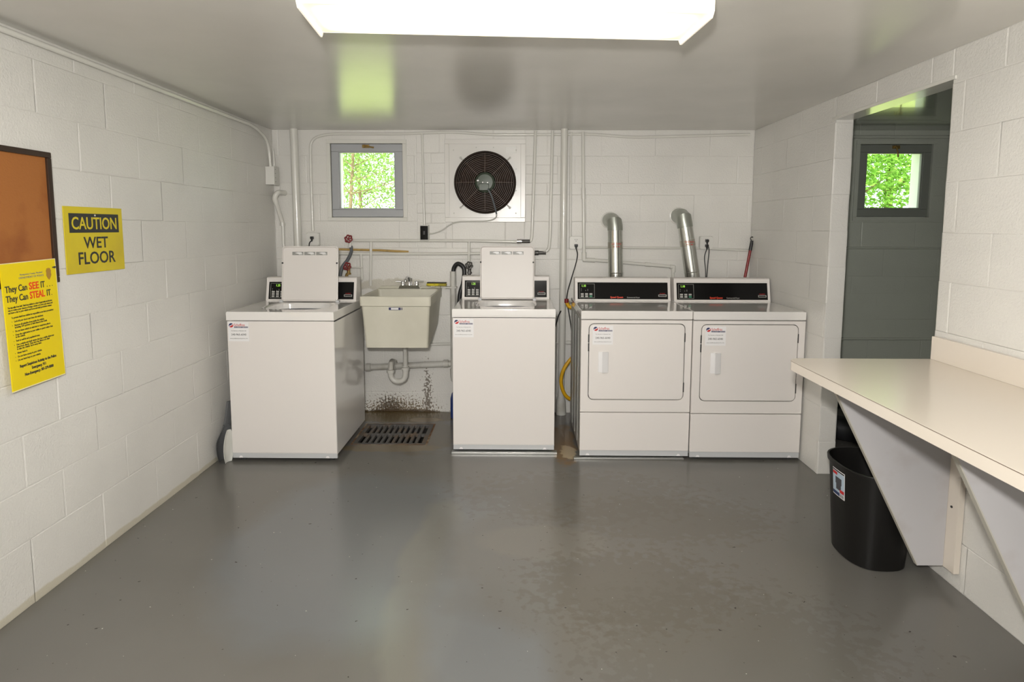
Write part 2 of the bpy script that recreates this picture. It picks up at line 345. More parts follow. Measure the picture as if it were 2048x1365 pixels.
# ------------------------------------------------------------------ room shell
XL, XR, H = -1.855, 1.768, 2.171
XR2 = XR+.10; XE = 3.75; YB = -7.4
OP0, OP1, OPZ = -2.112, -1.185, 2.05      # opening in the right wall
def cut(rect, holes):
    rs = [rect]
    for (a0, a1, b0, b1) in holes:
        nr = []
        for (u0, u1, z0, z1) in rs:
            if a1 <= u0 or a0 >= u1 or b1 <= z0 or b0 >= z1: nr.append((u0, u1, z0, z1)); continue
            if u0 < a0: nr.append((u0, a0, z0, z1))
            if u1 > a1: nr.append((a1, u1, z0, z1))
            v0, v1 = max(u0, a0), min(u1, a1)
            if z0 < b0: nr.append((v0, v1, z0, b0))
            if z1 > b1: nr.append((v0, v1, b1, z1))
        rs = nr
    return [r for r in rs if r[1]-r[0] > .004 and r[3]-r[2] > .004]
def pillows(mb, pt, rows, u0, u1, holes, special=()):
    """rows: (z0, z1, joint offset, block length)"""
    for (z0, z1, off, bl) in rows:
        k = math.floor((u0-off)/bl)
        while off+k*bl < u1:
            a = max(u0, off+k*bl); b = min(u1, off+(k+1)*bl); k += 1
            if b-a < .01: continue
            for (p, q, r, t) in cut((a, b, z0, z1), holes):
                i = min(.0065, (q-p)*.3, (t-r)*.3); dj = [random.choice((.0006, .0012, .002, .0028)) for _ in range(4)]
                e = [random.uniform(-.0002, .0002)]*4
                vs = [pt(p, r, -dj[0]), pt(q, r, -dj[1]), pt(q, t, -dj[2]), pt(p, t, -dj[3]),
                      pt(p+i, r+i*.6, e[0]), pt(q-i, r+i*.6, e[1]), pt(q-i, t-i*.6, e[2]), pt(p+i, t-i*.6, e[3])]
                mb.add(vs, [[4, 5, 6, 7], [0, 1, 5, 4], [1, 2, 6, 5], [2, 3, 7, 6], [3, 0, 4, 7]])
def slab(mb, u0, u1, z0, z1, holes, boxfn):
    for r in cut((u0, u1, z0, z1), holes): boxfn(mb, *r)
def rows_from(lines, offs, bl=.406): return [(lines[i], lines[i+1], offs[i % len(offs)], bl) for i in range(len(lines)-1)]

# left wall
mb = MB(); ls = [0]+[.256+.203*k for k in range(10)]+[H]
pillows(mb, lambda u, z, d: (XL+d, u, z), rows_from(ls, [-2.08, -2.303-.0, -2.489+.406, -2.30]), YB, 0, [])
slab(mb, YB, 0, 0, H, [], lambda m, a, b, c, d: m.box(XL-.2, XL-.004, a, b, c, d))
wl = mb.build('wall_left', 'wall', base=(0, 0, 0), ang=4, kind='structure')
# back wall of the laundry room
WIN = (-1.430, -.857, 1.505, 2.088); FAN = (-.548, .052, 1.488, 2.098)
mb = MB(); bl = [0, .156, .358, .563, .767, .972, 1.20, 1.285, 1.489, 1.691, 1.778, 1.98, H]
bo = [.18, .385, .18, .385, .18, .385, .05, .31, .52, .22, .43, .22]
rows = [(bl[i], bl[i+1], bo[i], .406) for i in range(12)]
BRK = (-.77, -.55, 1.40, 2.0)
holes = [WIN, FAN, BRK, (.052, .30, 1.778, 1.98)]
pillows(mb, lambda u, z, d: (u, -d, z), rows, XL, XR, holes)
pillows(mb, lambda u, z, d: (u, -d, z), [(1.40+.075*k, 1.475+.075*k, -.77+.11*(k % 2), .22) for k in range(8)], BRK[0], BRK[1], [WIN, FAN])
pillows(mb, lambda u, z, d: (u, -d, z), [(1.778+.0673*k, 1.8453+.0673*k, .05, .25) for k in range(3)], .052, .30, [])
slab(mb, XL-.2, XR2, 0, H, [WIN, FAN], lambda m, a, b, c, d: m.box(a, b, .004, .2, c, d))
mb.build('wall_back', 'wall_b', base=(0, 0, 0), ang=4, kind='structure')
# right wall with the opening
mb = MB(); rl = [0, .196, .407, .61, .815, 1.015, 1.225, 1.427, 1.635, 1.834, 2.03, H]
RO = [(OP0, OP1, -.1, OPZ)]
pillows(mb, lambda u, z, d: (XR-d, u, z), rows_from(rl, [-1.98, -1.78]), YB, 0, RO)
pillows(mb, lambda u, z, d: (u, OP1-d, z), rows_from(rl[:-1], [-9, -9], 30), XR, XR2, [])
slab(mb, YB, 0, 0, H, RO, lambda m, a, b, c, d: m.box(XR+.004, XR2, a+(.004 if a == OP1 else 0), b, c, d))
wr = mb.build('wall_right', 'wall', base=(0, 0, 0), ang=4, kind='structure')
# steel lintel over the opening
MB().box(XR-.006, XR2, OP0-.02, OP1+.03, OPZ-.004, OPZ+.012, .002).build('trim_1', 'pipe', kind='structure')
# storage room beyond the opening
W2 = (2.545, 3.10, 1.52, 2.08)
mb = MB()
cr = [(0, .2, 2.3, .406), (.2, .40, 2.5, .406), (.40, .59, 2.7, .406), (.59, .75, 2.5, .406), (.75, .95, 2.75, .406), (.95, 1.08, 2.55, .406), (1.08, 1.29, 2.78, .406), (1.29, 1.49, 2.6, .406), (1.49, 1.69, 2.4, .406), (1.69, 1.9, 2.6, .406), (1.9, H, 2.4, .406)]
pillows(mb, lambda u, z, d: (u, -d, z), cr, XR2, XE, [W2])
slab(mb, XR2, XE, 0, H, [W2], lambda m, a, b, c, d: m.box(a, b, .004, .2, c, d))
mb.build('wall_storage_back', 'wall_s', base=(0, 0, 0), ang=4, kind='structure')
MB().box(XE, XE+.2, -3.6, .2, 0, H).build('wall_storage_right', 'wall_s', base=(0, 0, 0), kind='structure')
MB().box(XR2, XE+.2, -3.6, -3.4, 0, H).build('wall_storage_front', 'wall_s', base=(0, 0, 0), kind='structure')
MB().box(XL-.2, XR2, YB-.2, YB, 0, H).build('wall_rear', 'wall', base=(0, 0, 0), kind='structure')
# ceiling (built as one slab)
MB().box(XL-.2, XR2, YB-.2, .2, H, H+.2).build('ceiling', 'ceil', base=(0, 0, 0), kind='structure')
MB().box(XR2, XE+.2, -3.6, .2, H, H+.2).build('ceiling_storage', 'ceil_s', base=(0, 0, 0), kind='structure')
# floor with the drain pit cut in it
G0, G1, G2, G3 = -1.115, -.60, -.745, -.295
mb = MB(); slab(mb, XL-.2, XE+.2, YB-.2, .2, [(G0, G1, G2, G3)], lambda m, a, b, c, d: m.box(a, b, c, d, -.25, 0))
mb.build('floor', 'floor', base=(0, 0, 0), kind='structure')
# ledges (mortar ridges) seen on the storage wall
for z in (1.29, .59): pass

def window(name, x0, x1, z0, z1, latch, fm='pipe', sm='sash'):
    """x0..z1 = outer edge of the casing; sash inside it"""
    fr = MB()
    c = .024
    for a, b, p, q in ((x0-.006, x1+.006, z1-c, z1+.006), (x0-.006, x1+.006, z0-.006, z0+c*.8), (x0-.006, x0+c, z0+c*.8, z1-c), (x1-c, x1+.006, z0+c*.8, z1-c)):
        fr.box(a, b, -.010, .03, p, q, .002)
    root = fr.build(name, fm, kind='structure')
    b = root.location
    def ring(m, a0, a1, b0, b1, wd, y0, y1, bev=.003):
        for p in ((a0, a1, b1-wd, b1), (a0, a1, b0, b0+wd), (a0, a0+wd, b0+wd, b1-wd), (a1-wd, a1, b0+wd, b1-wd)): m.box(p[0], p[1], y0, y1, p[2], p[3], bev)
    s = MB(); ring(s, x0+c+.003, x1-c-.003, z0+c, z1-c-.002, .056, .004, .045, .004)
    sash = s.build('sash', sm, root, base=b)
    s = MB(); ring(s, x0+c+.055, x1-c-.055, z0+c+.055, z1-c-.055, .012, .012, .04, .002); s.build('glazing_bead', sm, sash, base=b)
    s = MB(); ring(s, x0+.01, x1-.01, z0+.01, z1-.01, .060, .05, .17, .002); s.build('outer_frame', 'frame_o', root, base=b)
    MB().box(x0+.07, x1-.07, .024, .028, z0+.07, z1-.07).build('pane', 'glass', root, base=b)
    lt = MB(); xc = (x0+x1)/2 + latch[0]; zc = z1-.045
    lt.box(xc-.030, xc+.022, -.012, .004, zc-.012, zc+.012, .003)
    lt.lathe([(.012, 0), (.012, .012), (.008, .016)], (xc-.012, -.010, zc), (0, -1, 0), 16)
    lt.tube([(xc-.012, -.022, zc), (xc-.012+latch[1]*.5, -.030, zc+latch[2]*.5), (xc-.012+latch[1], -.030, zc+latch[2])], [.006, .005, .0065], 8)
    lt.build('latch', 'brass', root, base=b)
    return root
window('window_1', -1.440, -.847, 1.497, 2.094, (.0, .075, -.012))
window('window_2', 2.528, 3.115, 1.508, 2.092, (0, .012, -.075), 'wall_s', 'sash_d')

# ------------------------------------------------------------------ ceiling lamp
def fixture(x, y, rot, label):
    L, Wd = 1.232, .31
    t = thing('fluorescent_light', label, 'light', (0, 0, 0), 'fluorescent ceiling lights')
    m = MB(); m.box(-L/2+.004, L/2-.004, -Wd/2+.006, Wd/2-.006, H-.035, H-.001, .002); m.build('housing', 'housing', t)
    m = MB(); m.box(-L/2+.006, L/2-.006, -Wd/2+.02, Wd/2-.02, H-.076, H-.0745)
    m.build('lens', 'lens', t)
    m = MB()
    for s in (-1, 1): m.prism([(s*(Wd/2-.008), H-.036), (s*(Wd/2-.005), H-.036), (s*(Wd/2-.0175), H-.0765), (s*(Wd/2-.0205), H-.0765)], -L/2+.006, L/2-.006, lambda u, v, q: (q, u, v))
    m.build('lens_side', 'lens_s', t)
    for s in (-1, 1):
        m = MB(); m.prism([(-Wd/2, H-.001), (Wd/2, H-.001), (Wd/2, H-.075), (Wd/2-.016, H-.091), (-Wd/2+.016, H-.091), (-Wd/2, H-.075)], s*(L/2-.003), s*(L/2+.003), lambda u, v, q: (q, u, v)); m.build('end_plate', 'endplate', t)
    t.location = (x, y, 0); t.rotation_euler = (0, 0, rot)
    # keep the root at the fixture height
    for ch in t.children: ch.location.z -= 2.08
    t.location.z = 2.08
    return t
fixture(-.038, -2.665, math.radians(4.3), 'long white glowing fluorescent ceiling light above the middle of the room')
fixture(-.05, -5.7, 0, 'fluorescent ceiling light at the rear of the room behind the viewer')

# ------------------------------------------------------------------ appliances
def sticker(x, z, y, parent, s=1.0):
    """service sticker, top left corner at x,z on a face at y"""
    W, Hh = .125*s, .118*s
    st = MB(); st.box(x, x+W, y-.0008, y+.0005, z-Hh, z); st = st.build('service_sticker', 'sticker', parent); st['label'] = 'white service sticker with red and navy logo and phone number'
    X = lambda dx, dz: frame((x+dx*s, y-.0012, z-dz*s), (1, 0, 0), (0, 0, 1))
    m = MB(); cx, cz, r = x+.018*s, z-.020*s, .0145*s
    m.cur = 0
    def swirl(sg, mi):
        m.cur = mi; pts = []
        for k in range(13): a = PI/4*1+sg*0+PI*k/12+(0 if sg > 0 else PI); pts.append((r*math.cos(a), r*math.sin(a)))
        for k in range(1, 8): a = PI/4+(PI if sg > 0 else 0)+ -PI*k/8*1; c = (math.cos(PI/4+(PI if sg > 0 else 0))*r*.5, math.sin(PI/4+(PI if sg > 0 else 0))*r*.5); pts.append((c[0]+r*.5*math.cos(a)*.9, c[1]+r*.5*math.sin(a)*.9))
        m.prism([(cx+u*.96, cz+v*.96+(.0008 if sg < 0 else -.0008)) for u, v in pts], y-.0010, y-.0016, lambda u, v, q: (u, q, v))
    swirl(1, 1); swirl(-1, 0)
    m.build('logo', ['red', 'navy'], st)
    text('logo_name', 'Scheffres', X(.036, .025), .0225*s, 'red', st, .80, 'LEFT')
    m = MB(); m.box(x+.036*s, x+.120*s, y-.0013, y-.0009, z-.036*s, z-.0275*s); m.build('logo_bar', 'navy', st)
    text('bar_text', 'LAUNDRY SERVICE', X(.038, .0348), .0085*s, 'sticker', st, 1.12, 'LEFT')
    text('sticker_text', 'For Service or Refunds Call', X(.0625, .056), .0085*s, 'ink2', st, .95)
    text('phone_number', '240-965-6040', X(.0625, .082), .0165*s, 'ink', st, .98)
    text('sticker_text', 'www.scheffreslaundryservice.com', X(.0625, .103), .0080*s, 'ink2', st, .98)
    return st

def console(parent, x0, x1, y0, zb, zt, washer):
    """control console: slanted front, rounded cap"""
    lean = .045; D = .13
    prof = [(y0, zb), (y0+lean*.72, zt-.028), (y0+lean-.012, zt-.018), (y0+lean-.010, zt-.006), (y0+lean-.002, zt), (y0+D, zt), (y0+D, zb)]
    m = MB(); m.prism(prof, x0, x1, lambda u, v, q: (q, u, v)); co = m.build('console', 'enamel', parent)
    nz = (zt-.028-zb); sl = Vector((0, lean*.72, nz)).normalized()
    O = Vector((x0, y0, zb)); up = sl
    def X(dx, dz, off=.0015):
        p = O+Vector((dx, 0, 0))+up*dz; n = Vector((1, 0, 0)).cross(up); return frame(p+n*off, (1, 0, 0), up)
    m = MB(); m.X = X(0, 0, 0); Lh = nz/up.z
    m.box(.018, x1-x0-.018, .012, Lh-.004, .000, .0025, .0008); pn = m.build('control_panel', 'black', co)
    bw = .118
    m = MB(); m.X = X(.030, .020, .003)
    hh = Lh-.034; bb = bw-.012
    for a, b, c, d in ((0, bb, 0, .0018), (0, bb, hh-.0018, hh), (0, .0018, 0, hh), (bb-.0018, bb, 0, hh)): m.box(a, b, c, d, -.0005, .0004)
    m.build('panel_outline', 'line', pn)
    text('display_digits', '1.25' if washer else '1.10', X(.045 if not washer else .066, Lh-.036, .0030), .021, 'led', pn, .85, 'LEFT')
    rows = 3 if washer else 2
    for j in range(rows):
        for i in range(3):
            m = MB(); m.X = X(.040+i*.030, .026+j*.0155, .0025); m.box(0, .020, 0, .0115, 0, .0018, .0008)
            m.build('button', 'green' if (not washer and i == 2 and j == 0) else 'button', pn)
    for dx, dz in ((.042, .080), (.042, .068), (.072, .070), (.087, .070), (.087, .077)):
        m = MB(); m.X = X(0, 0, .0026); m.box(dx, dx+.0035, dz, dz+.0045, 0, .0006); m.build('indicator_light', 'line', pn)
    cx = x1-x0-.084
    m = MB(); m.X = X(cx, .030, .003)
    for a, b, c, d in ((0, .056, 0, .0035), (0, .056, .0115, .015), (0, .0035, 0, .015), (.0525, .056, 0, .015)): m.box(a, b, c, d, -.001, .002, .0004)
    m.build('card_slot', 'button', pn)
    text('slot_text', 'Insert Card' if 0 else 'PAYMENT', X(cx+.028, .0495, .003), .008, 'red', pn, 1.1)
    if not washer:
        text('brand_text', 'Speed Queen', X(.245, .020, .003), .0175, 'orange', pn, .93, 'LEFT', .0006, bold=.025)
        text('brand_text', 'Commercial Dryer', X(.360, .020, .003), .013, 'button', pn, .90, 'LEFT')
    return co

def kick(parent, x0, x1, z0, z1):
    m = MB(); m.box(x0+.002, x1-.002, .004, .02, z0, z1, .001); k = m.build('kick_strip', 'kick', parent)
    for x in (x0+.052, x1-.062):
        m = MB(); m.prism([(x-.013, z0+.001), (x+.013, z0+.001), (x+.006, z0+.014), (x-.006, z0+.014)], .0035, .0045, lambda u, v, q: (u, q, v)); m.lathe([(.004, 0), (.004, .003), (.001, .004)], (x, .0035, z0+.006), (0, -1, 0), 10)
        m.build('screw_tab', 'sticker', k)
    return k
def feet(parent, w, d):
    for x in (.05, w-.05):
        for y in (.05, d-.05):
            m = MB(); m.lathe([(.022, 0), (.022, .008), (.009, .010), (.009, .045)], (x, y, 0), (0, 0, 1), 16); m.build('foot', 'gap', parent)

def washer(label):
    Wd, D, Z = .651, .69, .934
    t = thing('washing_machine', label, 'washing machine', (0, 0, 0), 'top loading washing machines')
    m = MB(); m.box(0, Wd, .006, D, .045, .872, .004); m.build('cabinet', 'enamel_t', t)
    m = MB(); m.box(.001, Wd-.001, 0, .012, .055, .878, .005); m.build('front_panel', 'enamel', t)
    kick(t, 0, Wd, .022, .052)
    feet(t, Wd, D)
    # top: slab with rounded opening
    m = MB(); oz = Z; n = 48; cx, cy, rx, ry = .335, .305, .20, .175
    ang = [2*PI*k/n for k in range(n)]
    inner = []; outer = []
    for a in ang:
        ca, sa = math.cos(a), math.sin(a); e = 2/3.2
        inner.append((cx+rx*math.copysign(abs(ca)**e, ca), cy+ry*math.copysign(abs(sa)**e, sa)))
    X0, X1, Y0, Y1 = 0, Wd, -.003, D; q = n//4
    outer = []
    for k in range(n):
        px, py = inner[k]; dx, dy = px-cx, py-cy; s_ = 1e9
        if dx > 1e-6: s_ = min(s_, (X1-cx)/dx)
        if dx < -1e-6: s_ = min(s_, (X0-cx)/dx)
        if dy > 1e-6: s_ = min(s_, (Y1-cy)/dy)
        if dy < -1e-6: s_ = min(s_, (Y0-cy)/dy)
        outer.append([cx+dx*s_, cy+dy*s_])
    for cxn, cyn in ((X0, Y0), (X1, Y0), (X0, Y1), (X1, Y1)):
        k = min(range(n), key=lambda i: (outer[i][0]-cxn)**2+(outer[i][1]-cyn)**2); outer[k] = [cxn, cyn]
    def rim(pts, z, ins=0): return [Vector((x+(cx-x)*ins, y+(cy-y)*ins, z)) for x, y in pts]
    m.loft([rim(outer, .882), rim(outer, oz-.006), rim(outer, oz, .012), rim([(a[0]*.12+b[0]*.88, a[1]*.12+b[1]*.88) for a, b in zip(outer, inner)], oz),
            rim(inner, oz-.004), rim(inner, oz-.010, .03), rim(inner, oz-.040, .05), rim(inner, .880, .06)], False, False)
    top = m.build('top', 'enamel_t', t)
    m = MB(); m.loft([rim(inner, oz-.040, .055), rim(inner, oz-.042, .14), rim(inner, .50, .16)], False, True); m.build('tub', 'tub', top)
    # lid, raised and leaning back on the console
    lx0, lx1 = .145, .530; hy = .500; a = math.radians(7.5); up = Vector((0, math.sin(a), math.cos(a)))
    Xl = frame((lx0, hy, Z+.004), (1, 0, 0), up)
    m = MB(); m.X = Xl; W2_, H2 = lx1-lx0, .378
    o = rrect(0, W2_, 0, H2, .022); i1 = rrect(.006, W2_-.006, .006, H2-.006, .018); i2 = rrect(.010, W2_-.010, .010, H2-.010, .016)
    m.loft([[(x, y, -.018) for x, y in rrect(.004, W2_-.004, .004, H2-.004, .02)], [(x, y, -.010) for x, y in o], [(x, y, .003) for x, y in o], [(x, y, .005) for x, y in i1], [(x, y, -.003) for x, y in i2]], True, True)
    lid = m.build('lid', 'enamel', t); lid['label'] = 'raised square lid leaning back on the console'
    m = MB(); m.X = Xl
    for k in range(3):
        x = .068+k*.082; m.box(x, x+.076, .317, .340, -.0035, -.0022, .0004)
    st = m.build('instruction_label', 'line', lid)
    for k in range(3):
        m = MB(); m.X = Xl; x = .068+k*.082
        m.prism([(x+.018, .331), (x+.040, .337), (x+.062, .336), (x+.068, .327), (x+.050, .322), (x+.030, .328)], -.0026, -.0014, lambda u, v, q: (u, v, q))
        for j in range(3): m.box(x+.045, x+.070, .3185+j*.0035, .320+j*.0035, -.0022, -.0014)
        m.build('diagram', 'sticker', st)
    for s in (0, 1):
        m = MB(); m.X = Xl; m.lathe([(.0062, 0), (.0062, .003), (.003, .004)], (.004+s*(W2_-.008)-s*.004, .262, .002), (0, 0, 1), 14); m.build('bumper', 'rubber', lid)
        m = MB(); xx = lx0+(.0 if s == 0 else W2_); m.box(xx-.012, xx+.012, hy-.012, hy+.012, Z-.002, Z+.014, .003); m.build('hinge', 'kick', lid)
    console(t, .012, Wd-.012, .560, Z, 1.095, True)
    sticker(.010, .872, -.0008, t)
    return t
w1 = washer('white top loading washer with raised lid, against the left wall left of the utility sink')
w2 = copy_tree(w1); w2['label'] = 'white top loading washer with raised lid, between the utility sink and the dryers'
w1.location = (-1.758, -1.049, 0); w2.location = (-.412, -.878, 0)

def dryer(label):
    Wd, D, Z = .683, .72, .937
    t = thing('clothes_dryer', label, 'clothes dryer', (0, 0, 0), 'front loading clothes dryers')
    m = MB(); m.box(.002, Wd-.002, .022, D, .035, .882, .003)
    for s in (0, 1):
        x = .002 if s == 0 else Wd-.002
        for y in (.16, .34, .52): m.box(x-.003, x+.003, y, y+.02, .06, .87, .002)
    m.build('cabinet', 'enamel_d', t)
    m = MB(); m.box(0, Wd, -.003, D, .884, Z, .006, 3); m.build('top', 'enamel_t', t)
    dx0, dx1, dz0, dz1 = .052, .636, .382, .855; g = .0045
    # front panel with a rounded rectangular door opening
    def ringpts(x0, x1, z0, z1, r): return rrect(x0, x1, z0, z1, r, 6)
    m = MB(); inn = ringpts(dx0-g, dx1+g, dz0-g, dz1+g, .034); out = []
    cx, cz = (dx0+dx1)/2, (dz0+dz1)/2; P0, P1, Q0, Q1 = .001, Wd-.001, .300, .880
    for (x, z) in inn:
        a, b = x-cx, z-cz; s_ = min([1e9]+[(P1-cx)/a for _ in [0] if a > 1e-6]+[(P0-cx)/a for _ in [0] if a < -1e-6]+[(Q1-cz)/b for _ in [0] if b > 1e-6]+[(Q0-cz)/b for _ in [0] if b < -1e-6])
        out.append([cx+a*s_, cz+b*s_])
    for c in ((P0, Q0), (P1, Q0), (P0, Q1), (P1, Q1)):
        k = min(range(len(out)), key=lambda i: (out[i][0]-c[0])**2+(out[i][1]-c[1])**2); out[k] = list(c)
    m.loft([[(x, .022, z) for x, z in out], [(x, .003, z) for x, z in out], [(x+(cx-x)*.008, 0, z+(cz-z)*.008) for x, z in out], [(x, 0, z) for x, z in inn], [(x, .012, z) for x, z in inn]], False, False)
    fp = m.build('front_panel', 'enamel', t)
    m = MB(); m.box(dx0-.02, dx1+.02, .0125, .016, dz0-.02, dz1+.02); m.build('door_seam', 'gap', fp)
    m = MB(); m.loft([[(x, .012, z) for x, z in ringpts(dx0, dx1, dz0, dz1, .030)], [(x, -.001, z) for x, z in ringpts(dx0, dx1, dz0, dz1, .030)], [(x, -.004, z) for x, z in ringpts(dx0+.004, dx1-.004, dz0+.004, dz1-.004, .027)]])
    door = m.build('door', 'enamel', t)
    m = MB(); hx0, hx1, hz0, hz1 = .108, .172, .552, .684
    m.loft([[(x, -.003, z) for x, z in rrect(hx0, hx1, hz0, hz1, .005)], [(x, -.006, z) for x, z in rrect(hx0+.002, hx1-.002, hz0+.002, hz1-.002, .004)]])
    ha = hx0+.022
    m.prism([(ha, -.030), (ha+.001, -.026), (hx1-.010, -.010), (hx1-.008, -.004), (hx1-.002, -.004), (hx1-.002, -.012), (hx1-.008, -.017)], hz0+.004, hz1-.004, lambda u, v, q: (u, v, q))
    for za, zb in ((hz0+.002, hz0+.007), (hz1-.007, hz1-.002)): m.prism([(ha, -.030), (ha+.006, -.004), (hx1-.002, -.004), (hx1-.002, -.012)], za, zb, lambda u, v, q: (u, v, q))
    hd = m.build('handle', 'sticker', door)
    for z0, z1, x in ((.74, .79, dx0-.003), (.685, .735, dx0-.003), (.745, .80, dx1+.002), (.43, .49, dx1+.002)):
        m = MB(); m.box(x-.0045, x+.0045, -.0015, .008, z0, z1, .001); m.build('hinge', 'gap', fp)
    m = MB(); m.box(.001, Wd-.001, 0, .022, .052, .296, .005); m.build('lower_panel', 'enamel', t)
    kick(t, 0, Wd, .018, .052); feet(t, Wd, D)
    console(t, .010, Wd-.010, .515, Z, 1.095, False)
    sticker(dx0+.020, .846, -.0045, t)
    return t
d1 = dryer('white front loading dryer, the left one of the pair, beside the yellow hose')
d2 = copy_tree(d1); d2['label'] = 'white front loading dryer, the right one of the pair, against the right wall'
d1.location = (.390, -.963, 0); d2.location = (1.0745, -.980, 0)
# steel strips under the machines
tag(MB().box(-.42, .255, -.905, -.86, 0, .014, .002).build('steel_strip', 'steel'), 'bare steel strip on the floor under the washer beside the sink', 'metal strip', 'floor strips')
tag(MB().box(.355, 1.04, -.985, -.955, 0, .012, .002).build('steel_strip', 'steel'), 'bare steel strip on the floor under the left dryer', 'metal strip', 'floor strips')

# ------------------------------------------------------------------ utility sink
sk = thing('utility_sink', 'almond plastic wall hung utility sink between the two washers', 'sink', (-.82, -.33, .62))
sx0, sx1, sy0, sy1 = -1.062, -.580, -.63, -.012; zr = .982
def lp(x0, x1, y0, y1, z, r=.02): return [(x, y, z) for x, y in rrect(x0, x1, y0, y1, r, 3)]
m = MB()
# outer shell down to the sloped bottom, then inside basin
def shell(z, f): return lp(sx0+.03*f, sx1-.03*f, sy0+.035*f, sy1, z)
bot = [(x, y, .628 if y < -.45 else .628+(y+.45)*.22) for x, y, _ in lp(sx0+.028, sx1-.028, sy0+.035, sy1-.02, 0)]
m.loft([bot, lp(sx0+.010, sx1-.010, sy0+.013, sy1, .912), lp(sx0+.001, sx1-.001, sy0+.001, sy1, .918), lp(sx0, sx1, sy0, sy1, zr-.003), lp(sx0+.003, sx1-.003, sy0+.003, sy1-.003, zr),
        lp(sx0+.012, sx1-.012, sy0+.012, sy1-.10, zr), lp(sx0+.016, sx1-.016, sy0+.016, sy1-.105, zr-.01), lp(sx0+.04, sx1-.04, sy0+.05, sy1-.14, .66)])
m.build('basin', 'sink', sk)
m = MB(); m.box(sx0+.01, sx1-.01, sy1-.03, sy1+.008, zr-.002, zr+.014, .005); m.build('back_ledge', 'sink', sk)
m = MB(); m.box(-.865, -.785, sy0+.0105, sy0+.0150, .890, .907); lb = m.build('maker_label', 'navy', sk); lb['label'] = 'small blue and white maker label on the sink apron'
m = MB(); m.box(-.850, -.800, sy0+.0095, sy0+.0115, .893, .904); m.build('label_plate', 'sticker', lb)
m = MB(); m.box(-.780, -.774, sy0+.0098, sy0+.0150, .900, .906); m.box(-.780, -.774, sy0+.0098, sy0+.0150, .891, .897); m.build('label_mark', 'navy', lb)
# faucet
fx, fy = -.817, -.075
m = MB(); m.prism([(-.082, 0), (.082, 0), (.070, .026), (-.070, .026)], -.028, .028, lambda u, v, q: (fx+u, fy+q, zr+v)); fb = m.build('faucet_base', 'chrome', sk)
for s in (-1, 1):
    m = MB(); m.lathe([(.020, 0), (.018, .02), (.014, .032), (.004, .036)], (fx+s*.052, fy, zr+.025), (0, 0, 1), 20)
    m.tube([(fx+s*.055, fy, zr+.050), (fx+s*.080, fy-.004, zr+.054), (fx+s*.108, fy-.008, zr+.054)], [.006, .005, .0045], 10)
    m.build('faucet_handle', 'chrome', fb)
m = MB(); m.lathe([(.015, 0), (.013, .02), (.009, .03), (.010, .06)], (fx-.004, fy, zr+.025), (0, 0, 1), 20)
m.tube(smooth_path([(fx-.004, fy, zr+.055), (fx-.004, fy-.03, zr+.085), (fx-.006, fy-.08, zr+.092), (fx-.008, fy-.13, zr+.075)], 6), .009, 12)
m.lathe([(.011, 0), (.012, .012)], (fx-.008, fy-.13, zr+.062), (0, .1, 1), 16)
m.tube([(fx+.014, fy+.004, zr+.025), (fx+.013, fy+.004, zr+.078)], [.004, .006], 10)
m.build('spout', 'chrome', fb)
# drain trap under the sink
tr_ = thing('drain_trap', 'white pipe trap hanging under the utility sink', 'drain pipe', (-.83, -.22, .26))
pc = Vector((-.827, -.25, 0))
m = MB(); m.tube([(pc.x, pc.y, .66), (pc.x, pc.y, .40)], .017, 16); m.build('tailpiece', 'pvc', tr_)
m = MB(); m.tube([(pc.x, pc.y, .43)]+[(pc.x-.055+.055*math.cos(a), pc.y, .36-.055*math.sin(a)-.0) for a in [PI*k/10 for k in range(0, 11)]]+[(pc.x-.11, pc.y, .40), (pc.x-.11, pc.y+.02, .435)]+[(pc.x-.11, pc.y+.06, .445), (pc.x-.11, pc.y+.15, .42)], .021, 16); m.build('u_bend', 'pvc', tr_)
for x, z in ((pc.x, .405), (pc.x-.11, .385)):
    m = MB(); m.lathe([(.024, -.012), (.030, -.010), (.030, .010), (.024, .012)], (x, pc.y, z), (0, 0, 1), 16); m.build('slip_nut', 'pvc', tr_)
# wall waste pipe
p0, p1 = B(722, 736, -.05), B(905, 727, -.05)
t = thing('waste_pipe', 'thick grey white waste pipe along the wall below the sink', 'pipe', (p0.x, -.05, p0.z-.03))
m = MB(); m.tube([p0, p1+Vector((.25, 0, .01))], .024, 18); m.build('pipe_run', 'pvc', t)
for px in (737, 787, 892):
    q = B(px, 736-(px-722)*.049, -.05); m = MB(); m.lathe([(.027, -.02), (.031, -.018), (.031, .018), (.027, .02)], q, (1, 0, .03), 18); m.build('coupling', 'pvc', t)
# standpipe and black hose beside the middle washer
t = thing('standpipe', 'white vertical standpipe left of the washer between sink and dryers', 'pipe', (-.485, -.07, .25))
sp = B(906, 543, -.07)
m = MB(); m.tube([(sp.x, -.07, .27), (sp.x, -.07, sp.z)], .023, 18); m.build('pipe_run', 'pvc', t)
m = MB(); m.tube(fillet([(sp.x, -.07, .36), (sp.x, -.07, .27), (sp.x+.09, -.07, .25)], .05), .028, 18); m.build('bottom_elbow', 'pvc', t)
m = MB(); m.box(sp.x-.055, sp.x+.03, -.098, -.045, .985, .997, .002); m.lathe([(.007, 0), (.007, .01)], (sp.x-.055, -.098, .991), (0, -1, 0), 10); m.build('pipe_clamp', 'boxgrey', t)
hp = smooth_path([(sp.x+.002, -.07, sp.z-.06), (sp.x+.006, -.07, sp.z+.02), (sp.x+.04, -.08, sp.z+.058), (sp.x+.085, -.09, sp.z+.02), (sp.x+.080, -.10, sp.z-.08), (sp.x+.052, -.11, sp.z-.19), (sp.x+.05, -.12, sp.z-.40), (sp.x+.09, -.14, sp.z-.60)], 8)
tag(MB().tube(hp, .0165, 14).build('drain_hose', 'rubber'), 'black drain hose looping out of the white standpipe', 'hose')
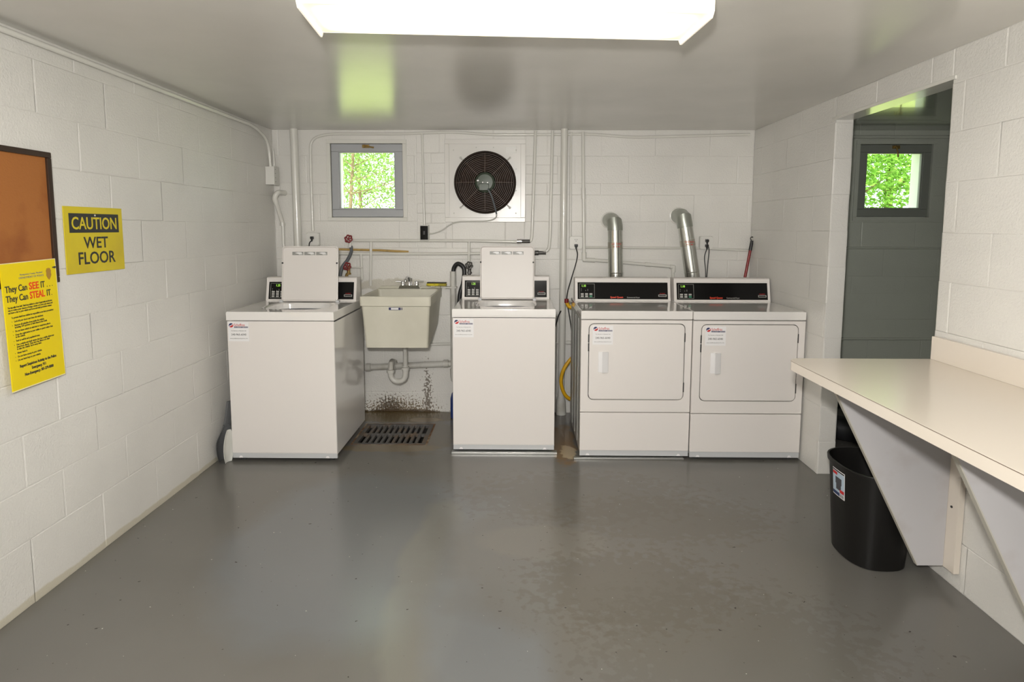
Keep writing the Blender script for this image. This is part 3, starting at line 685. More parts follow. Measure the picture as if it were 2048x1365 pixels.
# sponge mop head on the ledge
t = thing('mop_head', 'yellow sponge mop head with dark backing lying on the sink ledge', 'mop head', (-.60, -.075, zr+.014))
a, b = B(853, 571, -.09), B(893, 569, -.09)
ledge = zr+.0145
m = MB(); m.box(a.x, b.x, -.105, -.06, ledge+.006, ledge+.026, .006); m.build('sponge', 'sponge', t)
m = MB(); m.box(a.x+.003, b.x, -.100, -.062, ledge+.026, ledge+.034, .003); m.build('backing', 'spongeback', t)
m = MB(); m.box(a.x+.035, a.x+.065, -.11, -.06, ledge, ledge+.007, .003); m.build('clip', 'sticker', t)

# ------------------------------------------------------------------ floor drain
t = thing('floor_drain', 'dark cast iron grate set in the floor in front of the sink', 'drain', ((G0+G1)/2, (G2+G3)/2, -.02))
m = MB(); nb = 11; fw = .028
gx0, gx1, gy0, gy1 = G0+.014, G1-.014, G2+.012, G3-.012
m.box(gx0, gx1, gy0, gy0+fw, -.02, .001, .002); m.box(gx0, gx1, gy1-fw, gy1, -.02, .001, .002); m.box(gx0, gx0+fw, gy0+fw, gy1-fw, -.02, .001, .001); m.box(gx1-fw, gx1, gy0+fw, gy1-fw, -.02, .001, .001)
m.box(gx0+fw, gx1-fw, (gy0+gy1)/2-.012, (gy0+gy1)/2+.012, -.02, 0, .002)
for k in range(1, nb): x = gx0+fw+(gx1-gx0-2*fw)*k/nb; m.box(x-.0105, x+.0105, gy0+fw, gy1-fw, -.018, .0005, .002)
m.build('grate', 'grate', t)
m = MB()
for p in ((G0, G1, G2, G2+.014), (G0, G1, G3-.014, G3), (G0, G0+.014, G2+.014, G3-.014), (G1-.014, G1, G2+.014, G3-.014)): m.box(p[0], p[1], p[2], p[3], -.03, -.0005, .001)
m.build('rim', 'rust', t)
m = MB(); m.box(G0, G1, G2, G3, -.24, -.235)
for p in ((G0, G1, G2, G2+.008), (G0, G1, G3-.008, G3), (G0, G0+.008, G2, G3), (G1-.008, G1, G2, G3)): m.box(p[0], p[1], p[2], p[3], -.235, -.03)
m.build('pit', 'pit', t)

# ------------------------------------------------------------------ dustpans
def scoop(label, mt, c, u, w, h, bulge, lens, handle):
    """dustpan standing on its lip; u = direction of its width, hollow side toward the room"""
    u = Vector((*u, 0)).normalized(); n = Vector((u.y, -u.x, 0)); c = Vector((*c, 0))
    t = thing('dustpan', label, 'dustpan', c, 'dustpans'); m = MB(); L = []
    for k in range(13):
        s_ = k/12; z = .002+h*s_
        ww = w*(math.sin(PI*(.14+.80*s_))**.6 if lens else (.80+.34*math.sin(PI*min(1, s_*1.05))-.52*max(0, s_-.55)**1.3/.35)); row = []; inner = []
        for i in range(13):
            q = 2*i/12-1; b_ = bulge*(1-abs(q)**2.6)*(1-.35*s_); p = c+u*(q*ww/2)-n*b_+n*(.012*s_)+Vector((0, 0, z)); row.append(p); inner.append(p+n*.004)
        L.append(row+inner[::-1])
    m.loft(L, True, True); m.build('pan', mt, t, ang=50)
    if handle:
        m = MB(); a = c+n*.0; 
        def sec(z, ww, sh): p = a+n*(sh)+u*(.02+z*.10)+Vector((0, 0, h+z)); return [p-u*ww, p+u*ww, p+u*ww+n*.016, p-u*ww+n*.016]
        m.loft([sec(-.012, .021, -.012), sec(.02, .019, -.010), sec(.09, .018, -.002), sec(.145, .017, .004)]); m.build('handle', mt, t)
    return t
scoop('dark grey dustpan standing on edge against the left wall', 'dustpan', (-1.806, -1.03), (.40, .92), .135, .225, .030, False, True)
scoop('pale grey dustpan wedged between the dark one and the left washer', 'dustpan_l', (-1.777, -1.065), (.27, .96), .085, .205, .010, True, False)

# ------------------------------------------------------------------ left wall: cork board, sign, poster, junction box
xw = XL+.002
t = thing('cork_board', 'cork notice board in a dark brown frame on the left wall', 'notice board', (xw, -2.75, 1.222))
by0, by1, bz0, bz1, bw = -3.25, -2.268, 1.222, 1.733, .022
m = MB()
for p in ((by0, by1, bz1-bw, bz1), (by0, by1, bz0, bz0+bw), (by0, by0+bw, bz0+bw, bz1-bw), (by1-bw, by1, bz0+bw, bz1-bw)): m.box(xw, xw+.018, p[0], p[1], p[2], p[3], .003)
m.build('board_frame', 'walnut', t)
MB().box(xw, xw+.008, by0+bw, by1-bw, bz0+bw, bz1-bw).build('cork_sheet', 'cork', t)
# caution sign
def YZ(y, z, x): return frame((x, y, z), (0, 1, 0), (0, 0, 1))
t = thing('caution_sign', 'square yellow caution wet floor sign on the left wall', 'sign', (xw, -2.03, 1.245))
c = [at(122, 412, 0, xw), at(241, 418, 0, xw), at(244, 541, 0, xw), at(125, 551, 0, xw)]
y0, y1, z0, z1 = c[0].y+.004, c[1].y, c[3].z, c[0].z
MB().box(xw, xw+.004, y0, y1, z0, z1, .001).build('sign_plate', 'yellow', t)
ws, hs = y1-y0, z1-z0; xs = xw+.0048
MB().box(xw+.0035, xw+.0045, y0+ws*.075, y1-ws*.075, z1-hs*.39, z1-hs*.10).build('header_band', 'ink', t)
text('header_text', 'CAUTION', YZ((y0+y1)/2, z1-hs*.335, xs), hs*.26, 'yellow', t, bold=.012, fit=ws*.77)
text('sign_text', 'WET', YZ((y0+y1)/2, z1-hs*.625, xs-.0006), hs*.245, 'ink', t, bold=.016, fit=ws*.42)
text('sign_text', 'FLOOR', YZ((y0+y1)/2, z1-hs*.865, xs-.0006), hs*.26, 'ink', t, bold=.016, fit=ws*.64)
m = MB(); m.lathe([(.004, 0), (.004, .003)], (xs-.001, (y0+y1)/2, z1-hs*.125), (1, 0, 0), 10); m.build('screw', 'boxgrey', t)
# police poster
t = thing('theft_notice', 'yellow police theft warning notice overlapping the cork board', 'poster', (xw, -2.41, .85))
xp = xw+.019; rot = math.radians(1.6)
tw, th = .262, .468; o = Vector((xp, -2.544, .843)); Xp = Matrix.Translation(o) @ Matrix.Rotation(rot, 4, 'X') @ frame((0, 0, 0), (0, 1, 0), (0, 0, 1))
m = MB(); m.X = Xp; m.box(0, tw, 0, th, 0, .004, .001); m.build('notice_sheet', 'poster', t)
m = MB(); m.X = Xp; m.box(.0, tw, -.001, .003, .0005, .0042); m.box(tw-.002, tw+.0005, 0, th, .0005, .0042); m.box(0, tw, th-.002, th+.0005, .0005, .0042); m.build('sheet_edge', 'posteredge', t)
def PT(x, y): return Xp @ Matrix.Translation((x, y, .0045))
text('notice_text', 'Montgomery County, Maryland', PT(tw*.52, th*.895), .0085, 'ink2', t, 1.0)
text('notice_text', 'DEPARTMENT OF POLICE', PT(tw*.52, th*.868), .0105, 'ink2', t, 1.0)
for yy, a_, b_, c_ in ((.775, 'They Can', 'SEE', 'IT . . .'), (.700, 'They Can', 'STEAL', 'IT.')):
    text('headline', a_, PT(tw*.04, th*yy), .034, 'ink', t, 1, 'LEFT', .0005, bold=.014, fit=tw*.38)
    text('headline', b_, PT(tw*.455, th*yy), .037, 'signred', t, 1, 'LEFT', .0006, bold=.02, fit=tw*(.18 if b_ == 'SEE' else .28))
    text('headline', c_[:2], PT(tw*(.67 if b_ == 'SEE' else .77), th*yy), .034, 'ink', t, 1, 'LEFT', .0005, bold=.014, fit=tw*.075)
    for q_ in range(3 if b_ == 'SEE' else 1):
        text('headline', '.', PT(tw*(.785+.05*q_ if b_ == 'SEE' else .86), th*yy), .030, 'ink', t, .8, 'LEFT', .0005)
lines = [(.055, .650, 'You may suffer from theft. Theft from vehicles is a crime of opportunity and the best'), (.055, .630, 'way to reduce your chances of being a victim is to lock your items and'),
 (.055, .610, 'not leave a clue to your vehicle and be an anti-theft prevention winner.'), (.10, .570, 'To prevent theft from vehicles be responsible to use these precautions:'),
 (.14, .540, 'Lock all your doors and close the windows.'), (.14, .510, 'Remove all valuables from inside the vehicle,'), (.14, .492, 'including GPS systems or hide them in the trunk.'),
 (.14, .462, 'Do not leave vehicle in unlocked or suspicious places.'), (.14, .434, 'Keep the registration in your wallet or purse rather than'), (.14, .416, 'in the vehicle.'),
 (.14, .386, 'Park in well lit and populated areas.'), (.14, .356, 'Use a vehicle anti-theft device that has a visible deterrent'), (.14, .338, '(steel lock, alarm). They slow the efforts of a thief'), (.14, .320, 'to take the vehicle. Set it every time.'),
 (.14, .290, 'Never leave it.'), (.14, .260, 'Do not leave money in your vehicle.'), (.14, .232, 'Do not leave keys in your vehicle.')]
for x_, y_, s_ in lines:
    text('notice_text', s_, PT(tw*x_, th*y_), .0098, 'ink', t, min(.80, (tw*(.97-x_))/(len(s_)*.0098*.46)), 'LEFT', .0003, bold=.012)
m = MB(); m.X = Xp
for x_, y_, s_ in lines[4:]:
    if s_[0].isupper(): m.box(tw*.10, tw*.10+.002, th*y_+.002, th*y_+.004, .0042, .0048)
m.build('bullets', 'ink', t)
text('notice_text', 'Report Suspicious Activity to the Police', PT(tw*.50, th*.175), .0150, 'ink', t, .74, 'CENTER', .0005, bold=.025)
text('notice_text', 'Emergency: 911', PT(tw*.50, th*.137), .0150, 'ink', t, .74, 'CENTER', .0005, bold=.025)
text('notice_text', 'Non-Emergency: 301-279-8000', PT(tw*.50, th*.098), .0150, 'ink', t, .74, 'CENTER', .0005, bold=.025)
m = MB(); m.X = Xp; cx_, cy_ = tw*.845, th*.885
m.prism([(cx_+u*.014, cy_+v*.020) for u, v in ((-.5, 1), (-.2, .85), (0, 1.1), (.2, .85), (.5, 1), (.9, .5), (.8, .1), (.9, -.4), (.5, -.9), (0, -1.3), (-.5, -.9), (-.9, -.4), (-.8, .1), (-.9, .5))], .004, .0052, lambda u, v, q: (u, v, q)); m.build('police_badge', 'badge', t)
m = MB(); m.X = Xp; m.box(tw*.925, tw*.99, th*.925, th*.934, .004, .010, .001); m.lathe([(.004, 0), (.004, .003)], (tw*.94, th*.93, .0095), (0, 0, 1), 10); m.build('fastener', 'ink', t)

# junction box in the left corner with two short conduits
t = thing('junction_box', 'white metal junction box in the back left corner near the ceiling', 'electrical box', (-1.80, -.11, 1.75))
jb = B(534, 332, -.13)
m = MB(); m.box(XL+.002, XL+.066, -.155, -.065, 1.753, 1.885, .003); m.box(XL+.066, XL+.069, -.158, -.062, 1.750, 1.888, .001); m.build('box', 'plastic_w', t)
m = MB()
for k in range(4): m.lathe([(.0025, 0), (.0025, .002)], (XL+.069, -.135, 1.775+k*.030), (1, 0, 0), 8)
m.build('cover_screws', 'gap', t)
tag(MB().tube(fillet([(XL+.022, -5.0, H-.030), (XL+.020, -3.0, H-.028), (XL+.022, -1.6, H-.032), (XL+.022, -.35, H-.030), (XL+.024, -.13, H-.10), (XL+.028, -.115, 1.88)], .12), .0115, 12).build('conduit', 'pipe'),
    'long white conduit along the top of the left wall down to the junction box', 'conduit', 'white conduits')
m = MB(); m.tube([(XL+.045, -.09, 1.885), (XL+.045, -.09, 1.96), (XL+.040, -.09, 2.02)], [.006, .006, .004], 8); m.lathe([(.013, 0), (.015, .01), (.012, .02)], (XL+.028, -.115, 1.885), (0, 0, 1), 14); m.build('cable_fitting', 'pipe', t)
# metal support brackets (clips)
# ------------------------------------------------------------------ pipes on the back wall
def pipe(label, pts, r, y=None, fil=.03, mt='pipe', name='conduit', cat='conduit', group='white conduits', extra=None):
    y = -(r+.004) if y is None else y
    P = [B(*p, y) if len(p) == 2 else Vector(p) for p in pts]
    mb = MB(); mb.tube(fillet(P, fil), r, 14)
    if extra: 
        for (a, b, rr) in extra: mb.tube([B(*a, y), B(*b, y)], rr, 14)
    return tag(mb.build(name, mt), label, cat, group)
pipe('thick white vertical pipe in the back left corner beside the first washer', [(587, 258), (598, 540), (600, 620)], .029, -.04, name='vertical_pipe', cat='pipe', group='white wall pipes')
q = pipe('thick white vertical pipe between the middle washer and the left dryer', [(1129, 258), (1126, 540), (1122, 812)], .026, -.045, name='vertical_pipe', cat='pipe', group='white wall pipes')
m = MB(); qq = B(1122, 806, -.045); m.lathe([(.027, .14), (.036, .10), (.040, .01), (.040, 0)], (qq.x, -.045, .001), (0, 0, 1), 20); m.build('floor_hub', 'pvc', q)
pipe('thin conduit from the left outlet along the top of the back wall', [(626, 462), (621, 330), (621, 268+10), (655, 268), (800, 268), (905, 264), (985, 270), (1130, 269), (1180, 268), (1265, 275), (1500, 269)], .010, -.012, .09)
pipe('thin conduit from the ceiling down to the dark outlet box left of the fan', [(844, 268), (849, 452)], .0085)
pipe('water pipe running level below the window and fan bending up at the right', [(706, 481), (940, 482), (1032, 484), (1062, 484), (1064, 470), (1071, 262)], .0115, -.020, .05, name='water_pipe', cat='pipe', group='white water pipes')
pipe('second water pipe, running behind both raised washer lids and bending up beside the fan', [(566, 452), (567, 495), (580, 506), (690, 508), (900, 508), (1078, 506), (1097, 503), (1100, 480), (1105, 262)], .0115, -.018, .045, name='water_pipe', cat='pipe', group='white water pipes')
t = thing('pipe_stub', 'short white elbow stub sticking out of the wall high in the left corner', 'pipe', (-1.80, -.05, 1.63))
a_, b_ = B(567, 386, -.02), B(549, 392, -.085)
m = MB(); m.tube(fillet([(a_.x+.005, -.002, a_.z), (a_.x-.02, -.085, a_.z), (b_.x, -.09, b_.z-.012), B(553, 408, -.08)], .03), .0195, 16); m.build('elbow', 'pipe', t)
m = MB(); m.tube([B(552, 404, -.08), B(566, 450, -.028)], .0155, 14); m.lathe([(.019, 0), (.019, .022)], B(565, 446, -.032), (0, 0, -1), 14); m.build('diagonal_pipe', 'pipe', t)
pipe('thin vertical conduit down to the outlet above the left dryer', [(1142, 264), (1141, 474)], .0085)
pipe('conduit dropping left of the duct pipes then stepping right behind the ducts to the dryers', [(1166, 264), (1168, 519), (1230, 524), (1345, 534), (1347, 575)], .0125, -.023, .018, extra=[((1166.5, 376), (1167, 398), .0165), ((1168, 505), (1168, 521), .0185), ((1166, 520), (1190, 521), .017), ((1290, 529), (1302, 530), .016), ((1340, 534), (1349, 535), .0165), ((1347, 532), (1347, 545), .0165)])
pipe('thin level conduit between the two right outlets and on to the right wall', [(1166, 495), (1290, 496), (1404, 497), (1504, 502)], .0085)
pipe('short vertical water pipe dropping behind the sink', [(742, 484), (741, 572)], .0105, -.022, name='water_pipe', cat='pipe', group='white water pipes')
pipe('short vertical water pipe beside the lower red valve', [(722, 508), (724, 560)], .0105, -.020, name='water_pipe', cat='pipe', group='white water pipes')
pipe('short water pipe dropping to the dark valve by the middle washer', [(938, 484), (938, 530)], .0105, -.022, name='water_pipe', cat='pipe', group='white water pipes')
pipe('low level pipe with lumpy joints behind the sink and middle washer', [(860, 689), (1000, 687), (1160, 686)], .011, -.014, name='water_pipe', cat='pipe', group='white water pipes', extra=[((1133, 686), (1150, 686), .016)])
tag(MB().tube([B(676, 499, -.012), B(760, 501, -.012), B(817, 504, -.012)], .0085, 10).build('dowel', 'dowel'), 'mustard coloured thin strip lying along the wall above the pipes', 'strip')
# metal union fittings
def fitting(px0, px1, py, y, label, mt, mt2):
    t = thing('pipe_fitting', label, 'pipe fitting', B(px0, py, y), 'pipe fittings')
    a, b = B(px0, py, y), B(px1, py, y); d = (b-a)
    m = MB(); m.lathe([(.013, 0), (.018, .004), (.018, d.length*.38), (.015, d.length*.4)], a, d, 14); m.build('collar', mt, t)
    m = MB(); m.tube([a+d*.38, b], .0135, 14); m.build('sleeve', mt2, t)
fitting(1033, 1060, 483, -.022, 'shiny metal union on the upper water pipe below the fan', 'chrome', 'valvegrey')
fitting(1068, 1092, 506, -.020, 'dark metal union behind the right edge of the raised middle lid', 'valvegrey', 'valvegrey')
# valves
def wheel(m, c, n, r, spokes=5):
    c = Vector(c); n = Vector(n).normalized(); u = n.orthogonal().normalized(); v = n.cross(u)
    pts = [c+(u*math.cos(a)+v*math.sin(a))*r*(1+.13*math.cos(a*6)) for a in [2*PI*k/36 for k in range(36)]]
    m.tube(pts, r*.22, 8, loop=True)
    for k in range(spokes): a = 2*PI*k/spokes; m.tube([c, c+(u*math.cos(a)+v*math.sin(a))*r], r*.16, 6)
    m.lathe([(r*.32, -.004), (r*.32, .006), (r*.1, .008)], c, n, 12)
def valve(px, py, y, label, wmt, bmt, r=.027):
    c = B(px, py, y); t = thing('water_valve', label, 'valve', (c.x, c.y, c.z-.06), 'water valves')
    m = MB(); wheel(m, c, (-.1, -1, .25), r); m.build('hand_wheel', wmt, t)
    m = MB(); m.lathe([(.008, 0), (.009, .03), (.014, .034), (.015, .05)], c, (0, 1, -.25), 12); m.tube([c+Vector((0, .045, -.01)), c+Vector((0, .040, -.06))], .013, 12); m.lathe([(.018, 0), (.018, .014)], c+Vector((0, .040, -.065)), (0, 0, 1), 6)
    if c.y < -.08: m.tube([c+Vector((0, .045, -.01)), Vector((c.x, -.005, c.z-.012))], .009, 10)
    m.build('valve_body', bmt, t); return c
v1 = valve(697, 478, -.075, 'red handwheel valve above the right side of the left washer', 'valvered', 'plastic_w', .026)
v2 = valve(694, 533, -.10, 'lower red handwheel valve on brass, behind the left washer', 'valvered', 'brass', .026)
v3 = valve(938, 531, -.075, 'dark grey handwheel valve behind the middle washer', 'valvegrey', 'valvegrey', .024)
tag(MB().tube(smooth_path([v1+Vector((.006, .040, -.055)), v1+Vector((.010, .03, -.10)), v1+Vector((-.012, .0, -.16)), v1+Vector((-.05, -.02, -.22)), v1+Vector((-.07, -.03, -.34)), v1+Vector((-.07, -.05, -.55))], 8), .0125, 12).build('supply_hose', 'hose'), 'dark grey supply hose hanging from the upper red valve', 'hose', 'washer supply hoses')
tag(MB().tube(smooth_path([v3+Vector((0, .040, -.06)), v3+Vector((0, .030, -.12)), v3+Vector((.01, .0, -.25)), v3+Vector((.02, 0, -.45))], 8), .011, 12).build('supply_hose', 'valvegrey'), 'thin dark supply hose below the dark grey valve', 'hose', 'washer supply hoses')
tag(MB().tube(smooth_path([v2+Vector((-.012, .04, -.06)), v2+Vector((-.02, .02, -.12)), v2+Vector((-.03, 0, -.3)), v2+Vector((-.03, 0, -.5))], 8), .012, 12).build('supply_hose', 'brass'), 'brass ended supply hose below the lower red valve', 'hose', 'washer supply hoses')
q = B(714, 535.5, -.03)
tag(MB().tube([Vector((v2.x+.01, -.03, q.z)), Vector((B(722, 535, -.03).x+.012, -.03, q.z))], .006, 10).build('water_pipe', 'pipe'), 'short thin stub pipe joining the lower red valve', 'pipe', 'white water pipes')

# ------------------------------------------------------------------ outlets
def outlet(px, py, label, w=.100, plugs=(), slots=True):
    c = B(px, py, -.04); t = thing('wall_outlet', label, 'electrical outlet', (c.x, -.02, c.z-w/2), 'square wall outlet boxes')
    m = MB(); m.box(c.x-w/2, c.x+w/2, -.036, -.002, c.z-w/2, c.z+w/2, .006)
    m.build('back_box', 'pipe', t)
    m = MB(); pts = []
    e = .014
    pts = [(-w/2+e, -w/2), (w/2-e, -w/2), (w/2, -w/2+e), (w/2, w/2-e), (w/2-e, w/2), (-w/2+e, w/2), (-w/2, w/2-e), (-w/2, -w/2+e)]
    m.prism(pts, -.036, -.041, lambda u, v, q: (c.x+u*.97, q, c.z+v*.97)); cp = m.build('cover_plate', 'plastic_w', t)
    for sx in (-1, 1):
        for sz in (-1, 1):
            m = MB(); m.lathe([(.006, 0), (.006, .004), (.002, .005)], (c.x+sx*(w/2-.007), -.036, c.z+sz*(w/2-.007)), (0, -1, 0), 10); m.build('corner_screw', 'pipe', t)
    if slots:
        for dz in (.020, -.020):
            m = MB()
            m.box(c.x-.009, c.x-.006, -.0418, -.0405, c.z+dz, c.z+dz+.009); m.box(c.x+.006, c.x+.009, -.0418, -.0405, c.z+dz, c.z+dz+.009); m.lathe([(.0028, 0), (.0028, .001)], (c.x, -.0408, c.z+dz-.007), (0, -1, 0), 8)
            m.build('socket', 'gap', cp)
    return c
o1 = outlet(625, 479, 'square white outlet under the thin conduit left of the window', slots=False, w=.098)
o2 = outlet(1152, 486, 'square white outlet with one black plug above the left dryer', w=.098)
o3 = outlet(1413, 486, 'square white outlet with two black plugs above the right dryer', w=.098)
def cord(label, c, dz, path, r=.004, group='black power cords'):
    t = thing('power_cord', label, 'cord', (c.x, -.05, c.z+dz), group)
    m = MB(); m.box(c.x-.013, c.x+.013, -.062, -.0425, c.z+dz-.010, c.z+dz+.010, .004); m.tube([(c.x, -.055, c.z+dz), (c.x, -.058, c.z+dz-.028)], [.010, .005], 10); m.build('plug', 'rubber', t)
    m = MB(); m.tube(smooth_path([Vector((c.x, -.056, c.z+dz-.020))]+path, 8), r, 8); m.build('cable', 'rubber', t)
cord('black power cord from the outlet beside the window down behind the left washer lid', o1, .012, [Vector((o1.x-.018, -.06, o1.z-.03)), Vector((o1.x-.016, -.08, o1.z-.09)), Vector((o1.x-.01, -.15, o1.z-.2)), Vector((o1.x, -.2, o1.z-.4))])
cord('black power cord hanging beside the left dryer from the outlet above it', o2, -.020, [B(1155, 510, -.055), B(1151, 530, -.06), B(1142, 560, -.08), B(1135, 585, -.10), B(1134, 604, -.12), B(1140, 640, -.14), B(1148, 700, -.16)])
cord('black power cord from the upper socket above the right dryer', o3, .016, [B(1418, 500, -.058), B(1416, 525, -.07), B(1413, 560, -.09), B(1412, 600, -.12)])
cord('black power cord from the lower socket above the right dryer', o3, -.022, [B(1409, 515, -.055), B(1411, 540, -.07), B(1411, 570, -.09), B(1410, 600, -.12)])
tag(MB().tube(smooth_path([Vector((.20, -.19, .75)), B(1108, 655, -.14), B(1113, 645, -.12), B(1117, 632, -.1), B(1122, 622, -.09)], 6), .005, 8).build('power_cord', 'rubber'), 'short black cord behind the right edge of the middle washer', 'cord', 'black power cords')
# dark surface box
c = B(849, 466, -.03)
t = thing('fan_switch_box', 'black faced switch box between the window and the fan', 'electrical box', (c.x, -.02, c.z-.06))
MB().box(c.x-.033, c.x+.033, -.045, -.002, c.z-.062, c.z+.060, .003).build('box', 'boxgrey', t)
MB().box(c.x-.029, c.x+.029, -.050, -.045, c.z-.052, c.z+.052, .002).build('face', 'black', t)
MB().box(c.x-.008, c.x+.008, -.056, -.050, c.z-.014, c.z+.014, .002).build('switch', 'rubber', t)

# ------------------------------------------------------------------ exhaust fan
fc = B(970, 364, -.06); FX, FZ = fc.x, fc.z-.004
t = thing('exhaust_fan', 'round dark exhaust fan with wire guard in a white square wall panel', 'fan', (-.25, 0, 1.49))
x0, x1, z0, z1 = -.552, .056, 1.484, 2.102
m = MB()
for p in ((x0, x1, z1-.036, z1), (x0, x1, z0, z0+.034), (x0, x0+.034, z0+.034, z1-.036), (x1-.036, x1, z0+.034, z1-.036)): m.box(p[0], p[1], -.020, .05, p[2], p[3], .003)
m.build('wood_frame', 'fanpanel', t)
def plate_hole(m, X0, X1, Z0, Z1, cx, cz, r, ya, yb, n=72):
    an = [2*PI*k/n for k in range(n)]; out = []; inn = [(cx+r*math.cos(a), cz+r*math.sin(a)) for a in an]
    for a in an:
        ca, sa = math.cos(a), math.sin(a); s_ = 1e9
        if ca > 1e-6: s_ = min(s_, (X1-cx)/ca)
        if ca < -1e-6: s_ = min(s_, (X0-cx)/ca)
        if sa > 1e-6: s_ = min(s_, (Z1-cz)/sa)
        if sa < -1e-6: s_ = min(s_, (Z0-cz)/sa)
        out.append([cx+ca*s_, cz+sa*s_])
    for c_ in ((X0, Z0), (X1, Z0), (X0, Z1), (X1, Z1)):
        k = min(range(n), key=lambda i: (out[i][0]-c_[0])**2+(out[i][1]-c_[1])**2); out[k] = list(c_)
    m.loft([[(x, yb, z) for x, z in out], [(x, ya, z) for x, z in out], [(x, ya, z) for x, z in inn], [(x, yb, z) for x, z in inn]], False, False)
R0 = .232
m = MB(); plate_hole(m, x0+.030, x1-.032, z0+.030, z1-.032, FX, FZ, R0-.012, -.012, .0); pnl = m.build('panel', 'fanpanel', t)
m = MB()
for k, (dx, dz) in enumerate(((.03, .03), (.25, .03), (.5, .03), (.5, .2), (.5, .36), (.5, .5), (.03, .5), (.2, .52), (.33, .52))): m.lathe([(.005, 0), (.005, .003), (.002, .004)], (x0+.037+dx, -.012, z0+.037+dz), (0, -1, 0), 8)
m.build('panel_screws', 'boxgrey', pnl)
MB().box(x1-.150, x1-.070, -.0145, -.012, z1-.105, z1-.055, .001).build('rating_plate', 'plastic_w', pnl)
m = MB()
for a in (45, 135, 225, 315):
    a = math.radians(a); u = Vector((math.cos(a), 0, math.sin(a))); p = Vector((FX, -.016, FZ))+u*.262
    m.tube([Vector((FX, -.03, FZ))+u*.225, p], .005, 8); m.lathe([(.010, 0), (.010, .004), (.004, .005)], p, (0, -1, 0), 10)
m.build('guard_mount', 'boxgrey', t)
m = MB(); m.lathe([(R0-.012, .12), (R0-.012, -.012), (R0-.002, -.014), (R0, -.06), (R0-.004, -.066), (R0-.014, -.062), (R0-.016, -.014), (R0-.02, .12)], (FX, 0, FZ), (0, 1, 0), 72, False); m.build('drum', 'fanbrown', t)
m = MB(); m.lathe([(0, .185), (R0+.02, .185)], (FX, 0, FZ), (0, 1, 0), 48)
for k in range(7): z = FZ-.21+.07*k; m.box(FX-.23, FX+.23, .16, .166, z, z+.066, .001)
m.build('louvre_shutter', 'fanblade', t)
m = MB()
for k in range(13):
    r = .058+k*.0128; dep = -.085+.03*(k/12)**2*1.0
    if r < .075: continue
    m.tube([(FX+r*math.cos(a), dep, FZ+r*math.sin(a)) for a in [2*PI*i/48 for i in range(48)]], .0021, 6, loop=True)
for k in range(8):
    a = 2*PI*k/8; m.tube([(FX+r*math.cos(a), -.085+.03*((r-.058)/.1536)**2+.003, FZ+r*math.sin(a)) for r in (.07, .12, .17, .219)], .0024, 6)
m.build('wire_guard', 'fanwire', t)
for k in range(5):
    m = MB(); a0 = 2*PI*k/5+.35
    L = []
    for j in range(7):
        s = j/6; r = .045+s*.158; w_ = .030+.062*math.sin(PI*.5*min(1, s*1.2)); pl = []
        tw_ = math.radians(38-14*s)
        for i in range(5):
            q = (i/4-.5)*2*w_*.5; aa = a0+q/r*math.cos(tw_)*.9; pl.append((FX+r*math.cos(aa), .045+q*math.sin(tw_), FZ+r*math.sin(aa)))
        L.append(pl+[(p[0], p[1]+.002, p[2]) for p in pl[::-1]])
    m.loft(L); m.build('blade', 'fanblade', t)
m = MB(); m.lathe([(.044, .06), (.074, .03), (.078, -.04), (.074, -.075), (.058, -.090), (.015, -.094)], (FX, 0, FZ), (0, 1, 0), 36)
mo = m.build('motor', 'motor', t)
m = MB(); m.box(FX-.042, FX+.030, -.118, -.088, FZ-.062, FZ-.012, .004); m.build('terminal_box', 'motor', mo)
m = MB(); m.lathe([(.009, 0), (.009, .004), (.004, .006)], (FX-.052, -.088, FZ+.012), (0, -1, 0), 12); m.lathe([(.004, 0), (.004, .004)], (FX-.015, -.092, FZ-.002), (0, -1, 0), 10); m.lathe([(.004, 0), (.004, .004)], (FX+.02, -.092, FZ-.004), (0, -1, 0), 10); m.build('motor_bolt', 'chrome', mo)
m = MB(); m.tube(smooth_path([(FX+.022, -.115, FZ-.05), B(983, 392, -.115), B(989, 412, -.10), B(993, 428, -.08)], 6), .006, 10); m.build('motor_lead', 'hose', mo)
tag(MB().tube(smooth_path([B(993, 426, -.078), B(991, 436, -.05), B(975, 442, -.028), B(940, 443, -.026), B(918, 444, -.026), B(900, 450, -.022), B(884, 461, -.02), B(868, 467, -.02), B(858, 468, -.030)], 8), .005, 8).build('fan_cable', 'cable'), 'pale cable from the fan motor across the wall to the switch box', 'cable')

